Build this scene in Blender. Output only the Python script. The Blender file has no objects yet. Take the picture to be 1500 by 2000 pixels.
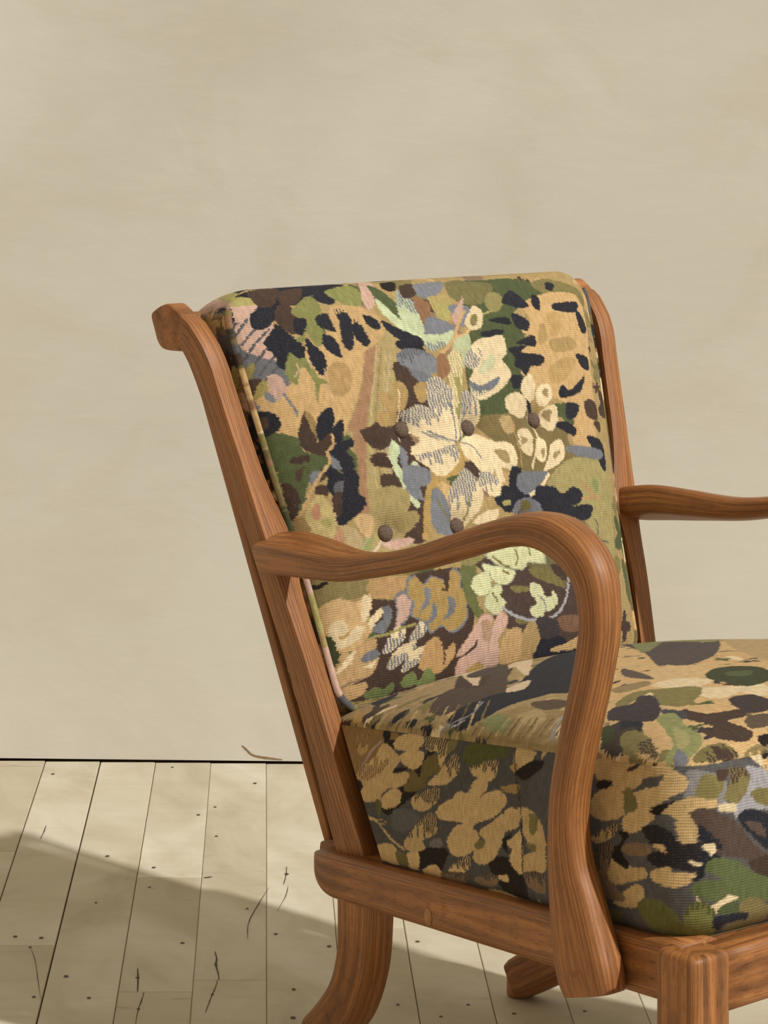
import bpy, bmesh, math, random
import numpy as np
from mathutils import Vector

random.seed(7); RNG = np.random.default_rng(7)
scn = bpy.context.scene
C = scn.collection

# ------------------------------------------------------------------ camera, world, sun, exposure
F_PX, CAM_H, VPX, VPY = 5204.17, 1.0523, 516.0, 182.0      # focal length in px, eye height, vanishing point of the boards
cam_d = bpy.data.cameras.new('camera'); cam = bpy.data.objects.new('camera', cam_d); C.objects.link(cam)
cam.location = (0, 0, CAM_H); cam.rotation_euler = (math.pi/2, 0, 0)
cam_d.sensor_fit = 'VERTICAL'; cam_d.sensor_height = 36; cam_d.sensor_width = 27
cam_d.lens = F_PX*36/2000
cam_d.shift_x = (750-VPX)/2000; cam_d.shift_y = -(1000-VPY)/2000
cam_d.clip_start = .05
scn.camera = cam

w = bpy.data.worlds.new('world'); scn.world = w; w.use_nodes = True
w.node_tree.nodes['Background'].inputs['Color'].default_value = (1.0, .84, .60, 1)
w.node_tree.nodes['Background'].inputs['Strength'].default_value = .47
sun_d = bpy.data.lights.new('sun_window_right_offscreen', 'SUN'); sun = bpy.data.objects.new('sun_window_right_offscreen', sun_d); C.objects.link(sun)
sun_d.energy = 3.2; sun_d.angle = math.radians(1.5); sun_d.color = (1.0, .985, .95)
SUN_EL = math.radians(42.5); SUN_AZ = (.805, -.593)
sun.rotation_euler = Vector((SUN_AZ[0]*math.cos(SUN_EL), SUN_AZ[1]*math.cos(SUN_EL), math.sin(SUN_EL))).to_track_quat('Z', 'Y').to_euler()
sun.location = (2, -2, 3)
scn.view_settings.view_transform = 'Standard'; scn.view_settings.look = 'None'
scn.view_settings.exposure = 0.10; scn.view_settings.gamma = 1; scn.view_settings.use_curve_mapping = False

# ------------------------------------------------------------------ chair frame of reference
# local u = across the chair, v = towards its front, w = up.  (object space x = u, y = -v, z = w)
X0, Z0, YAW = .2854, 2.8803, .6765
CS, SN = math.cos(YAW), math.sin(YAW)
def L(u, v, w_): return (u, -v, w_)
def ray(px, py):
    o = (-X0, -Z0); d = ((px-VPX)/F_PX, 1.0)
    t = lambda a: (a[0]*CS+a[1]*SN, a[0]*SN-a[1]*CS)
    a, b = t(o), t(d)
    return np.array([a[0], a[1], CAM_H]), np.array([b[0], b[1], -(py-VPY)/F_PX])
def on(px, py, n, d):
    o, r = ray(px, py); n = np.array(n, float)
    return o + r*((d-n@o)/(n@r))

def srgb(c):
    c = np.asarray(c, float)/255.0
    return np.where(c <= .04045, c/12.92, ((c+.055)/1.055)**2.4)
def rgba(c): r = srgb(c); return (float(r[0]), float(r[1]), float(r[2]), 1)

# ------------------------------------------------------------------ materials
class NT:
    def __init__(s, name):
        s.m = bpy.data.materials.new(name); s.m.use_nodes = True
        s.t = s.m.node_tree; s.b = s.t.nodes['Principled BSDF']
    def n(s, typ, **kw):
        x = s.t.nodes.new(typ)
        for k, v in kw.items(): setattr(x, k, v)
        return x
    def l(s, a, b): s.t.links.new(a, b)
    def math(s, op, a, b=None, clamp=False):
        x = s.n('ShaderNodeMath', operation=op, use_clamp=clamp)
        for i, v in enumerate((a, b)):
            if v is None: continue
            if hasattr(v, 'is_output'): s.l(v, x.inputs[i])
            else: x.inputs[i].default_value = v
        return x.outputs[0]
    def noise(s, vec, scale, detail=4, rough=.55, dist=0):
        x = s.n('ShaderNodeTexNoise'); x.inputs['Scale'].default_value = scale
        x.inputs['Detail'].default_value = detail; x.inputs['Roughness'].default_value = rough
        x.inputs['Distortion'].default_value = dist
        if vec is not None: s.l(vec, x.inputs['Vector'])
        return x.outputs['Fac']
    def ramp(s, fac, stops):
        x = s.n('ShaderNodeValToRGB'); e = x.color_ramp.elements
        while len(e) < len(stops): e.new(.5)
        for q, (p, c) in zip(e, stops): q.position = p; q.color = c if len(c) == 4 else (*c, 1)
        s.l(fac, x.inputs[0]); return x.outputs[0]
    def mix(s, fac, a, b, mode='MIX'):
        x = s.n('ShaderNodeMix', data_type='RGBA', blend_type=mode)
        for sock, v in ((x.inputs[0], fac), (x.inputs[6], a), (x.inputs[7], b)):
            if hasattr(v, 'is_output'): s.l(v, sock)
            else: sock.default_value = v
        return x.outputs[2]
    def bump(s, h, strength, dist, prev=None):
        x = s.n('ShaderNodeBump'); x.inputs['Strength'].default_value = strength; x.inputs['Distance'].default_value = dist
        s.l(h, x.inputs['Height'])
        if prev is not None: s.l(prev, x.inputs['Normal'])
        return x.outputs[0]
    def mapping(s, vec, scale, rot=(0, 0, 0), loc=(0, 0, 0)):
        x = s.n('ShaderNodeMapping'); s.l(vec, x.inputs[0])
        x.inputs['Scale'].default_value = scale; x.inputs['Rotation'].default_value = rot; x.inputs['Location'].default_value = loc
        return x.outputs[0]
    def coord(s, kind): return s.n('ShaderNodeTexCoord').outputs[kind]
    def out(s, col=None, rough=None, normal=None, spec=None):
        if col is not None: s.l(col, s.b.inputs['Base Color'])
        if rough is not None:
            if hasattr(rough, 'is_output'): s.l(rough, s.b.inputs['Roughness'])
            else: s.b.inputs['Roughness'].default_value = rough
        if normal is not None: s.l(normal, s.b.inputs['Normal'])
        if spec is not None: s.b.inputs['Specular IOR Level'].default_value = spec
        return s.m

def wood(name, axis, light=(172, 115, 64), mid=(140, 90, 49), dark=(96, 59, 32), rot=(0, 0, 0), uv=False, seed=0):
    t = NT(name)
    co = t.coord('UV' if uv else 'Object')
    sc = {'u': (2.2, 26, 26), 'v': (26, 2.2, 26), 'w': (26, 26, 2.2), 'uv': (1.5, 24, 1)}[axis]
    m = t.mapping(co, sc, rot, (seed*3.1, seed*1.7, seed*.9))
    fine = t.mapping(co, tuple(x*(6 if x > 5 else 7) for x in sc), rot, (seed, 0, 0))
    fig = t.noise(m, 1.0, 5, .6, 1.4)
    band = t.n('ShaderNodeTexWave', wave_type='BANDS', bands_direction={'u': 'Y', 'v': 'X', 'w': 'X', 'uv': 'Y'}[axis])
    band.inputs['Scale'].default_value = .42; band.inputs['Distortion'].default_value = 7; band.inputs['Detail'].default_value = 3
    band.inputs['Detail Scale'].default_value = .8
    t.l(m, band.inputs['Vector'])
    g = t.math('ADD', t.math('MULTIPLY', fig, .86), t.math('MULTIPLY', band.outputs['Fac'], .14))
    base = t.ramp(g, [(.28, rgba(dark)), (.48, rgba(mid)), (.66, rgba(light)), (.85, rgba(mid))])
    pore = t.noise(fine, 1.6, 3, .7)
    pr = t.ramp(pore, [(.36, (.42, .37, .33, 1)), (.46, (1, 1, 1, 1))])
    col = t.mix(.75, base, pr, 'MULTIPLY')
    blot = t.noise(t.mapping(co, (6, 6, 6)), 1.0, 3)
    col = t.mix(t.math('MULTIPLY', t.math('SUBTRACT', blot, .45, True), 1.3), col, rgba((120, 76, 44)))
    b1 = t.bump(pore, .25, .0006)
    return t.out(col, t.math('ADD', .36, t.math('MULTIPLY', fig, .22)), b1, .42)

M_post = wood('oak_upright', 'uv', uv=True, seed=1)
M_rail = wood('oak_rail', 'uv', uv=True, seed=2)
M_front = wood('oak_front_rail', 'uv', uv=True, seed=3)
M_arm = wood('oak_bent_arm', 'uv', uv=True, seed=4)
M_leg = wood('oak_leg', 'uv', uv=True, seed=5)
M_block = wood('oak_leg_block', 'uv', uv=True, seed=6)
M_slat = wood('oak_slat', 'uv', uv=True, seed=7)

def fabric_mat():
    t = NT('woven_tapestry')
    at = t.n('ShaderNodeAttribute', attribute_name='Col'); col = at.outputs['Color']
    uv = t.coord('UV')
    sep = t.n('ShaderNodeSeparateXYZ'); t.l(uv, sep.inputs[0])
    wob = t.math('MULTIPLY', t.math('SUBTRACT', t.noise(t.mapping(uv, (40, 40, 1)), 1, 2), .5), .004)
    yy = t.math('ADD', sep.outputs[1], wob)
    rib = t.math('ABSOLUTE', t.math('SINE', t.math('MULTIPLY', yy, math.pi/.0024)))
    warp = t.math('ABSOLUTE', t.math('SINE', t.math('MULTIPLY', sep.outputs[0], math.pi/.0017)))
    spk = t.noise(t.mapping(uv, (520, 900, 1)), 1.0, 2, .7)
    lum = t.n('ShaderNodeRGBToBW'); t.l(col, lum.inputs[0])
    # ribs: brown warp thread that shows between the weft ribs
    line = t.math('SUBTRACT', 1.0, t.math('MULTIPLY', rib, 2.6), True)
    ribf = t.math('MULTIPLY', line, t.math('ADD', .16, t.math('MULTIPLY', lum.outputs[0], .62)), True)
    c1 = t.mix(ribf, col, rgba((78, 56, 36)))
    # flecks of pale thread in the dark areas
    fl = t.math('MULTIPLY', t.math('SUBTRACT', spk, .60, True), 4.0, True)
    fl = t.math('MULTIPLY', fl, t.math('SUBTRACT', .42, t.math('MULTIPLY', lum.outputs[0], 2.0), True))
    c2 = t.mix(fl, c1, rgba((196, 190, 186)))
    var = t.noise(t.mapping(uv, (240, 90, 1)), 1.0, 4, .65)
    c3 = t.mix(1.0, c2, t.ramp(var, [(.25, (.66, .65, .63, 1)), (.75, (1.12, 1.1, 1.08, 1))]), 'MULTIPLY')
    h = t.math('ADD', t.math('MULTIPLY', rib, .7), t.math('ADD', t.math('MULTIPLY', warp, .25), t.math('MULTIPLY', spk, .5)))
    nb = t.bump(h, .55, .0007)
    pucker = t.noise(t.mapping(uv, (16, 16, 1)), 1.0, 3)
    nb = t.bump(pucker, .25, .006, nb)
    t.b.inputs['Sheen Weight'].default_value = .03; t.b.inputs['Sheen Roughness'].default_value = .5
    return t.out(c3, .85, nb, .12)
M_fab = fabric_mat()

def button_mat():
    t = NT('button_cloth'); co = t.coord('Object')
    wv = t.noise(t.mapping(co, (900, 900, 260)), 1, 2)
    col = t.ramp(wv, [(.35, rgba((52, 40, 34))), (.6, rgba((112, 92, 78)))])
    return t.out(col, .85, t.bump(wv, .5, .0006))
M_btn = button_mat()

def plaster():
    t = NT('limewashed_plaster'); co = t.coord('Object')
    big = t.noise(t.mapping(co, (1.1, 1, 1.3)), 1.0, 5, .55, .6)
    mid = t.noise(t.mapping(co, (3.5, 1, 5)), 1.0, 6, .62, .8)
    tro = t.noise(t.mapping(co, (9, 1, 34), (0, .5, 0)), 1.0, 5, .6, .5)
    c = t.ramp(big, [(.3, rgba((197, 192, 181))), (.5, rgba((205, 201, 191))), (.7, rgba((212, 209, 200)))])
    c = t.mix(t.math('MULTIPLY', t.math('SUBTRACT', mid, .48, True), 1.7), c, rgba((192, 184, 169)))
    c = t.mix(t.math('MULTIPLY', t.math('SUBTRACT', tro, .5, True), .5), c, rgba((226, 220, 206)))
    b = t.bump(tro, .10, .004); b = t.bump(mid, .10, .010, b)
    fine = t.noise(t.mapping(co, (60, 1, 60)), 1, 4)
    b = t.bump(fine, .05, .002, b)
    return t.out(c, .86, b, .15)

def floorboard():
    t = NT('pale_scrubbed_board'); co = t.coord('Object')
    info = t.n('ShaderNodeObjectInfo'); rnd = info.outputs['Random']
    off = t.n('ShaderNodeCombineXYZ'); t.l(t.math('MULTIPLY', rnd, 9.0), off.inputs[0]); t.l(t.math('MULTIPLY', rnd, 17.0), off.inputs[1])
    add = t.n('ShaderNodeVectorMath', operation='ADD'); t.l(co, add.inputs[0]); t.l(off.outputs[0], add.inputs[1])
    v = add.outputs[0]
    # saw / wear marks run across the boards in this old floor
    cross = t.noise(t.mapping(v, (3.0, 34, 1)), 1.0, 6, .65, .6)
    wear = t.noise(t.mapping(v, (4, 2.4, 1)), 1.0, 5, .6, 1.0)
    dirt = t.noise(t.mapping(v, (7, 26, 1)), 1.0, 6, .7, 1.5)
    c = t.ramp(wear, [(.30, rgba((166, 154, 130))), (.48, rgba((189, 180, 158))), (.68, rgba((206, 200, 184)))])
    tone = t.math('MULTIPLY', t.math('SUBTRACT', rnd, .35, True), .45)
    c = t.mix(tone, c, rgba((174, 160, 132)))
    c = t.mix(t.math('MULTIPLY', t.math('SUBTRACT', cross, .52, True), .9), c, rgba((158, 143, 114)))
    c = t.mix(t.math('MULTIPLY', t.math('SUBTRACT', dirt, .62, True), 3.4, True), c, rgba((112, 90, 58)))
    b = t.bump(cross, .12, .002)
    return t.out(c, t.math('ADD', .48, t.math('MULTIPLY', wear, .2)), b, .3)

def plain(name, c, rough=.8):
    t = NT(name); co = t.coord('Object')
    n = t.noise(t.mapping(co, (80, 80, 80)), 1, 3)
    d = tuple(x*.75 for x in c)
    return t.out(t.ramp(n, [(.3, rgba(d)), (.7, rgba(c))]), rough)
M_wall = plaster(); M_board = floorboard()
M_gap = plain('dusty_underfloor_timber', (112, 90, 62)); M_crack_shade = plain('crack_shade', (58, 44, 28)); M_nail = plain('rusty_nail', (66, 50, 32), .6)

# ------------------------------------------------------------------ mesh helpers
def link(name, me, mat, parent=None):
    o = bpy.data.objects.new(name, me); C.objects.link(o)
    if mat is not None and not me.materials: me.materials.append(mat)
    if parent is not None: o.parent = parent
    return o
def from_data(name, verts, faces, mat, parent=None, smooth=True):
    me = bpy.data.meshes.new(name); me.from_pydata([tuple(map(float, v)) for v in verts], [], faces); me.update()
    bm = bmesh.new(); bm.from_mesh(me); bmesh.ops.recalc_face_normals(bm, faces=bm.faces); bm.to_mesh(me); bm.free()
    if smooth: me.polygons.foreach_set('use_smooth', [True]*len(me.polygons))
    return link(name, me, mat, parent)
def bevel(o, width, seg=3, angle=35):
    b = o.modifiers.new('bevel', 'BEVEL'); b.width = width; b.segments = seg; b.limit_method = 'ANGLE'; b.angle_limit = math.radians(angle)
    b.harden_normals = False
    return o
def catmull(P, n, closed=False):
    P = np.asarray(P, float); k = len(P); out = []
    for i in range(k if closed else k-1):
        if closed: a, b, c, d = P[(i-1) % k], P[i], P[(i+1) % k], P[(i+2) % k]
        else: a, b, c, d = P[max(i-1, 0)], P[i], P[i+1], P[min(i+2, k-1)]
        for j in range(n):
            t = j/n
            out.append(.5*((2*b)+(-a+c)*t+(2*a-5*b+4*c-d)*t*t+(-a+3*b-3*c+d)*t**3))
    if not closed: out.append(P[-1])
    return np.array(out)
def loft(name, rings, mat, parent=None, cap=True, uvs=None):
    """rings: list of (k,3) local (u,v,w) arrays, closed sections."""
    k = len(rings[0]); n = len(rings)
    V = [L(*p) for r in rings for p in r]; Fc = []
    for i in range(n-1):
        for j in range(k):
            a, b = i*k+j, i*k+(j+1) % k
            Fc.append((a, b, b+k, a+k))
    if cap: Fc.append(tuple(range(k-1, -1, -1))); Fc.append(tuple((n-1)*k+j for j in range(k)))
    o = from_data(name, V, Fc, mat, parent)
    if uvs is None:
        ce = np.array([np.mean(r, axis=0) for r in rings]); uvs = list(np.r_[0, np.cumsum(np.linalg.norm(np.diff(ce, axis=0), axis=1))]*4)
    if uvs is not None:
        lay = o.data.uv_layers.new(name='UVMap')
        for p in o.data.polygons:
            js = [o.data.loops[li].vertex_index % k for li in p.loop_indices]
            wrap = max(js)-min(js) > k/2
            for li, jj in zip(p.loop_indices, js):
                i = o.data.loops[li].vertex_index//k
                lay.data[li].uv = (uvs[i], abs(2*((jj+(k if wrap and jj < k/2 else 0))/k)-1)*.5)
    return o
def section(c, T, U, a, b, roll=0, n=2.0, k=28):
    T = T/np.linalg.norm(T); U = U-T*(U@T); U /= np.linalg.norm(U); N = np.cross(T, U)
    if N[2] < 0 and abs(N[2]) > .3: pass
    r = math.radians(roll); A = U*math.cos(r)+N*math.sin(r); Bv = -U*math.sin(r)+N*math.cos(r)
    out = []
    for j in range(k):
        th = 2*math.pi*j/k; x, y = math.cos(th), math.sin(th)
        out.append(c + A*a*math.copysign(abs(x)**(2/n), x) + Bv*b*math.copysign(abs(y)**(2/n), y))
    return np.array(out)
def mirror(R): R = np.array(R); R[..., 0] *= -1; return R

# ------------------------------------------------------------------ the room: wall and floor
def box(name, x0, x1, y0, y1, z0, z1, mat, parent=None):
    V = [(x, y, z) for x in (x0, x1) for y in (y0, y1) for z in (z0, z1)]
    return from_data(name, V, [(0, 1, 3, 2), (4, 6, 7, 5), (0, 4, 5, 1), (2, 3, 7, 6), (0, 2, 6, 4), (1, 5, 7, 3)], mat, parent, smooth=False)
WALL_Y, WALL_SLOPE = 4.1855, -.0432                       # the wall runs a touch out of square with the boards
wall = box('wall_back', -4.5, 4.5, 0, .12, .0034, 2.9, M_wall)
wall.location = (0, WALL_Y, 0); wall.rotation_euler = (0, 0, math.atan(WALL_SLOPE)); wall['kind'] = 'structure'
box('wall_foot', -4.5, 4.5, .03, .11, -.028, .01, M_gap, wall)
crk = []
floor = box('floor', -2.3, 2.5, .25, 4.28, -.05, -.022, M_gap); floor['kind'] = 'structure'
PITCH, XE = .0869, .0028
joints = {-4: [3.291], -2: [3.12, 3.577], -1: [3.162], 1: [3.36], 3: [2.9], -5: [3.7], -6: [3.25], 5: [3.6]}
def board(x0, x1, y0, y1):
    c = .0009
    def quad(i, z): return [(x0+i, y0+i, z), (x1-i, y0+i, z), (x1-i, y1-i, z), (x0+i, y1-i, z)]
    V = quad(0, -.022)+quad(0, -c)+quad(c, 0)
    Fc = [(3, 2, 1, 0), (8, 9, 10, 11)]
    for k in (0, 4):
        for j in range(4): Fc.append((k+j, k+(j+1) % 4, k+4+(j+1) % 4, k+4+j))
    cx, cy = (x0+x1)/2, (y0+y1)/2
    o = from_data('floor_board', [(x-cx, y-cy, z) for x, y, z in V], Fc, M_board, floor, smooth=False)
    o.location = (cx, cy, random.uniform(-.0006, 0))
for k in range(-26, 28):
    xa, xb = XE+k*PITCH, XE+(k+1)*PITCH
    g0 = {-4: .0015, -3: .0020, -2: .0009, -1: .0005, 0: .0006}.get(k, random.choice((.0005, .0008, .0012)))
    g1 = {-5: .0015, -4: .0020, -3: .0009}.get(k, .0004)
    yend = WALL_Y+WALL_SLOPE*(xa+xb)/2-.0005
    js = sorted(joints.get(k, []) + ([random.uniform(1.2, 2.4)] if k not in joints else [random.uniform(.9, 2.2)]))
    ys = [.25]+js+[yend]
    for a, b in zip(ys[:-1], ys[1:]): board(xa+g0/2, xb-g1/2, a+.0004, b-.0004)

def floor_pt(px, py): V_ = py-VPY; return ((px-VPX)/V_*CAM_H, F_PX*CAM_H/V_)
def tile(ox, oy, s, pts): return [(ox+x/s, oy+y/s) for x, y in pts]
nails = tile(0, 1420, 2.4194, [(250,222),(815,190),(938,415),(1205,266),(1017,378),(1023,516),(508,610),(727,664),(706,757),(453,830),(1168,858),
  (195,996),(72,990),(142,1040),(862,1021),(312,1178),(650,1185),(1020,1123),(420,1280),(654,1333),(1003,1264),(1355,695),(1303,978),(1388,1240),(1384,1373),(160,1275)])
nails += tile(560, 1600, 2.027, [(518,485),(168,503),(440,734),(610,782),(718,735),(27,673),(27,787),(1180,760),(900,770)])
V, Fc = [], []
for px, py in nails:
    x, y = floor_pt(px, py); r = random.uniform(.0019, .0031); n0 = len(V)
    for j in range(10):
        th = j*math.pi/5; V.append((x+r*math.cos(th), y+r*1.1*math.sin(th), .0004))
    V.append((x, y, .0001))
    for j in range(10): Fc.append((n0+j, n0+(j+1) % 10, n0+10))
o = from_data('nail_heads', V, Fc, M_nail, floor); o['kind'] = 'stuff'
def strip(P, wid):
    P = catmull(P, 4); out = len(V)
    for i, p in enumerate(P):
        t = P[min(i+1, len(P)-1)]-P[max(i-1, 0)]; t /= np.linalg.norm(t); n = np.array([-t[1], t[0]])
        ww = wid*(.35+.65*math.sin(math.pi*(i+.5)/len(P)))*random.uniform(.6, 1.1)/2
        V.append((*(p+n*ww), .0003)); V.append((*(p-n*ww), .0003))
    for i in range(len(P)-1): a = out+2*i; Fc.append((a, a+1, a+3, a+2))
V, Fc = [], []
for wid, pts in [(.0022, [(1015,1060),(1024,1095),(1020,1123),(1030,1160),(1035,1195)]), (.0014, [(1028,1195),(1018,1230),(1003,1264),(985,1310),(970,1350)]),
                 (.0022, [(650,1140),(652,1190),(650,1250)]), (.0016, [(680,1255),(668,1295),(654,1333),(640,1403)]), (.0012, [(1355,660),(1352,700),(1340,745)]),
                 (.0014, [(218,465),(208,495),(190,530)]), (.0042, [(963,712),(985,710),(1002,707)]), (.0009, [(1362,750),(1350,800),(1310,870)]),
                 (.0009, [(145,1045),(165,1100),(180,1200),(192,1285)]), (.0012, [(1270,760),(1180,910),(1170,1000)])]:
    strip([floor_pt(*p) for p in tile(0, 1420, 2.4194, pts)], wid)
o = from_data('board_cracks', V, Fc, M_crack_shade, floor, smooth=False); o['kind'] = 'stuff'  # flat strips on the boards, shade inside the cracks painted as dark colour
# hairline crack in the plaster above the floor line
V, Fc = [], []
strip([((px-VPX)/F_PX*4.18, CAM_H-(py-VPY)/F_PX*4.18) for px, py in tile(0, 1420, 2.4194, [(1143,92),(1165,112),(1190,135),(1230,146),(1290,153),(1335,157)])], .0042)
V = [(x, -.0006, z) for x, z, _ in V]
from_data('plaster_crack', V, Fc, plain('plaster_crack_shade', (150, 120, 80)), wall, smooth=False)  # thin strip on the wall whose brown paints the shade in the crack

# ------------------------------------------------------------------ the armchair frame
chair = bpy.data.objects.new('armchair', None); C.objects.link(chair)
chair.location = (X0, Z0, 0); chair.rotation_euler = (0, 0, YAW)
chair['label'] = 'wooden armchair with curved open arms and leafy tapestry back and seat cushions'
chair['category'] = 'armchair'

PA, PB = .2298, .1508
def post_u(w_): return -(PA+PB*(w_-.2579))
front = [(.003, .245), (0, .2578), (-.065, .4668), (-.09, .5368), (-.1117, .603), (-.1588, .7435), (-.1640, .7620), (-.1777, .7874), (-.1873, .7977), (-.197, .808), (-.2076, .8139)]
back = [(-.043, .245), (-.045, .2555), (-.0569, .2956), (-.0875, .4264), (-.1059, .4874), (-.1482, .6164), (-.1905, .733), (-.1985, .7530), (-.2060, .7680), (-.2116, .7755)]
def resamp(P, n):
    P = np.array(P); d = np.r_[0, np.cumsum(np.linalg.norm(np.diff(P, axis=0), axis=1))]
    q = np.linspace(0, d[-1], n); return np.stack([np.interp(q, d, P[:, i]) for i in range(P.shape[1])], 1)
fr, bk = resamp(catmull(front, 8), 44), resamp(catmull(back, 8), 44)
def thick(w_): return .0235+.0105*math.exp(-((w_-.583)/.042)**2)
curl = [(-.2076, .8139), (-.2164, .8199), (-.228, .8258), (-.2404, .824), (-.2546, .818), (-.2629, .8114), (-.2602, .7953), (-.2564, .7822), (-.2457, .7751), (-.2130, .7754)]
for sgn in (1, -1):
    rings = []
    for (fv, fw), (bv, bw) in zip(fr, bk):
        rings.append([(sgn*post_u(fw), fv, fw), (sgn*(post_u(fw)+thick(fw)), fv, fw), (sgn*(post_u(bw)+thick(bw)), bv, bw), (sgn*post_u(bw), bv, bw)])
    e_ = np.array(rings[-1]); rings.append(e_+(e_.mean(0)-e_)*.07+np.array([0, -.006, .0006]))      # tongue let into the scroll block
    bevel(loft('back_post', rings, M_post, chair), .0028, 3, 50)
    cu = np.vstack([catmull(curl, 5), [(-.200, .7800), (-.193, .7950)]])
    V = [L(sgn*(post_u(w_)+.0003), v, w_) for v, w_ in cu]+[L(sgn*(post_u(w_)+.0232), v, w_) for v, w_ in cu]
    n = len(cu); Fc = [tuple(range(n)), tuple(range(2*n-1, n-1, -1))]+[(j, (j+1) % n, n+(j+1) % n, n+j) for j in range(n)]
    bevel(from_data('scroll_end', V, Fc, wood('oak_scroll', 'u', seed=8+sgn), chair), .0028, 3, 50)

# side rails, rounded at the rear end
def rail_o(v): return -.25-.165*v
def rail_b(v): return .2205+.104*v
def rail_t(v): return .268+.115*v
for sgn in (1, -1):
    rings = []
    vs = list(-.100+.060*(1-np.cos(np.linspace(.10, math.pi/2, 16))))+list(np.linspace(-.034, .525, 22))
    for v in vs:
        d = max(0, -.040-v)/.060
        ins = lambda r: r*(1-math.sqrt(max(1-d*d, 0)))
        b_, t_, o_ = rail_b(v)+ins(.036), rail_t(v)-ins(.009), rail_o(v)+ins(.020)
        i_ = rail_o(v)+.050-ins(.020)
        c = np.array([(o_+i_)/2, v, (b_+t_)/2])
        s = section(c, np.array([0, 1., 0]), np.array([1., 0, 0]), (i_-o_)/2, (t_-b_)/2, 0, 6.5, 40)
        rings.append(s if sgn == 1 else mirror(s))
    rl = loft('side_rail', rings, M_rail, chair)
    if sgn == 1:                                         # pale knot low on the outer face
        kc = on(836, 1793, (1, .165, 0), -.2502); V, Fc = [], []
        for r_, d_ in ((1, .0002), (.6, .0010), (0, .0012)):
            for j in range(14):
                th = 2*math.pi*j/14; V.append(L(kc[0]-d_-.165*r_*.0066*math.cos(th), kc[1]+r_*.0066*math.cos(th), kc[2]+r_*.0092*math.sin(th)*(1 if j < 8 else .8)))
        for i in range(2):
            for j in range(14): Fc.append((i*14+j, i*14+(j+1) % 14, (i+1)*14+(j+1) % 14, (i+1)*14+j))
        from_data('wood_knot', V, Fc, plain('knot_wood', (188, 132, 78), .6), rl)

# front legs: square blocks at the corners that swell and taper below the rails
for sgn in (1, -1):
    rings = []
    for w_, h in [(.3262, .0165), (.3258, .0205), (.324, .0228), (.320, .0238), (.31, .024), (.285, .0238), (.258, .0240), (.240, .0262), (.215, .029), (.185, .0285), (.14, .025), (.08, .020), (.02, .0165), (.003, .016), (0, .0145)]:
        c = np.array([-.3255*sgn, .531, w_])
        rings.append(section(c, np.array([0, 0, 1.]), np.array([1., 0, 0]), h, h, 0, 6.0, 36))
    loft('front_leg', rings, M_block, chair)
# front rail and rear rail
rings = []
for u in np.linspace(-.309, .309, 15):
    bow = .0*(1-(u/.31)**2)
    rings.append(section(np.array([u, .531+bow, .2980]), np.array([1., 0, 0]), np.array([0, 1., 0]), .021, .0268, 0, 7, 32))
loft('front_rail', rings, M_front, chair)
rings = [section(np.array([u, -.088, .2375]), np.array([1., 0, 0]), np.array([0, 1., 0]), .018, .021, 0, 6, 28) for u in np.linspace(-.205, .205, 9)]
loft('rear_rail', rings, M_front, chair)
rings = [section(np.array([u, -.243, .797]), np.array([1., 0, 0]), np.array([0, 1., 0]), .014, .017, 0, 4, 28) for u in np.linspace(-.288, .288, 13)]
loft('crest_rail', rings, M_front, chair)
# vertical slats behind the back cushion
for bu, tu in ((-.178, -.246), (-.059, -.082), (.059, .082), (.178, .246)):
    rings = []
    for t in np.linspace(0, 1, 12):
        w_ = .236+t*(.800-.236); c = np.array([bu+(tu-bu)*t, -.0978-.308*(w_-.236), w_])
        rings.append(section(c, np.array([tu-bu, -.308*.564, .564]), np.array([1., 0, 0]), .016, .007, 0, 6, 24))
    loft('back_slat', rings, M_slat, chair)
# rear legs: sabre legs that sweep backwards and end in a round glide
for sgn in (1, -1):
    cl = catmull([(-.228, -.006, .242), (-.225, -.009, .205), (-.215, -.024, .155), (-.198, -.060, .102), (-.174, -.117, .055), (-.149, -.174, .017)], 6)
    rings = []
    for i, p in enumerate(cl):
        t = i/(len(cl)-1); Tn = cl[min(i+1, len(cl)-1)]-cl[max(i-1, 0)]; Tn = Tn/np.linalg.norm(Tn)
        k_ = min(1, t*2.2); Tn = Tn*k_+np.array([0, 0, -1.])*(1-k_)
        dep = .031*(1-t)+.0235*t; wd = .0180
        if i >= len(cl)-2: dep *= (.97, .86)[i-len(cl)+2]; wd *= (.97, .86)[i-len(cl)+2]
        s = section(p, Tn, np.array([1., 0, 0]), wd, dep, 0, 5, 32)
        rings.append(s if sgn == 1 else mirror(s))
    leg = loft('rear_leg', rings, M_leg, chair)
    e = cl[-1]; gl = [section(np.array([e[0]*sgn, e[1]+.004, w_]), np.array([0, 0, 1.]), np.array([1., 0, 0]), r, r, 0, 2, 20) for w_, r in ((.026, .0125), (.004, .0125), (.001, .0118), (0, .010))]
    loft('foot_glide', gl, M_leg, leg)

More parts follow.
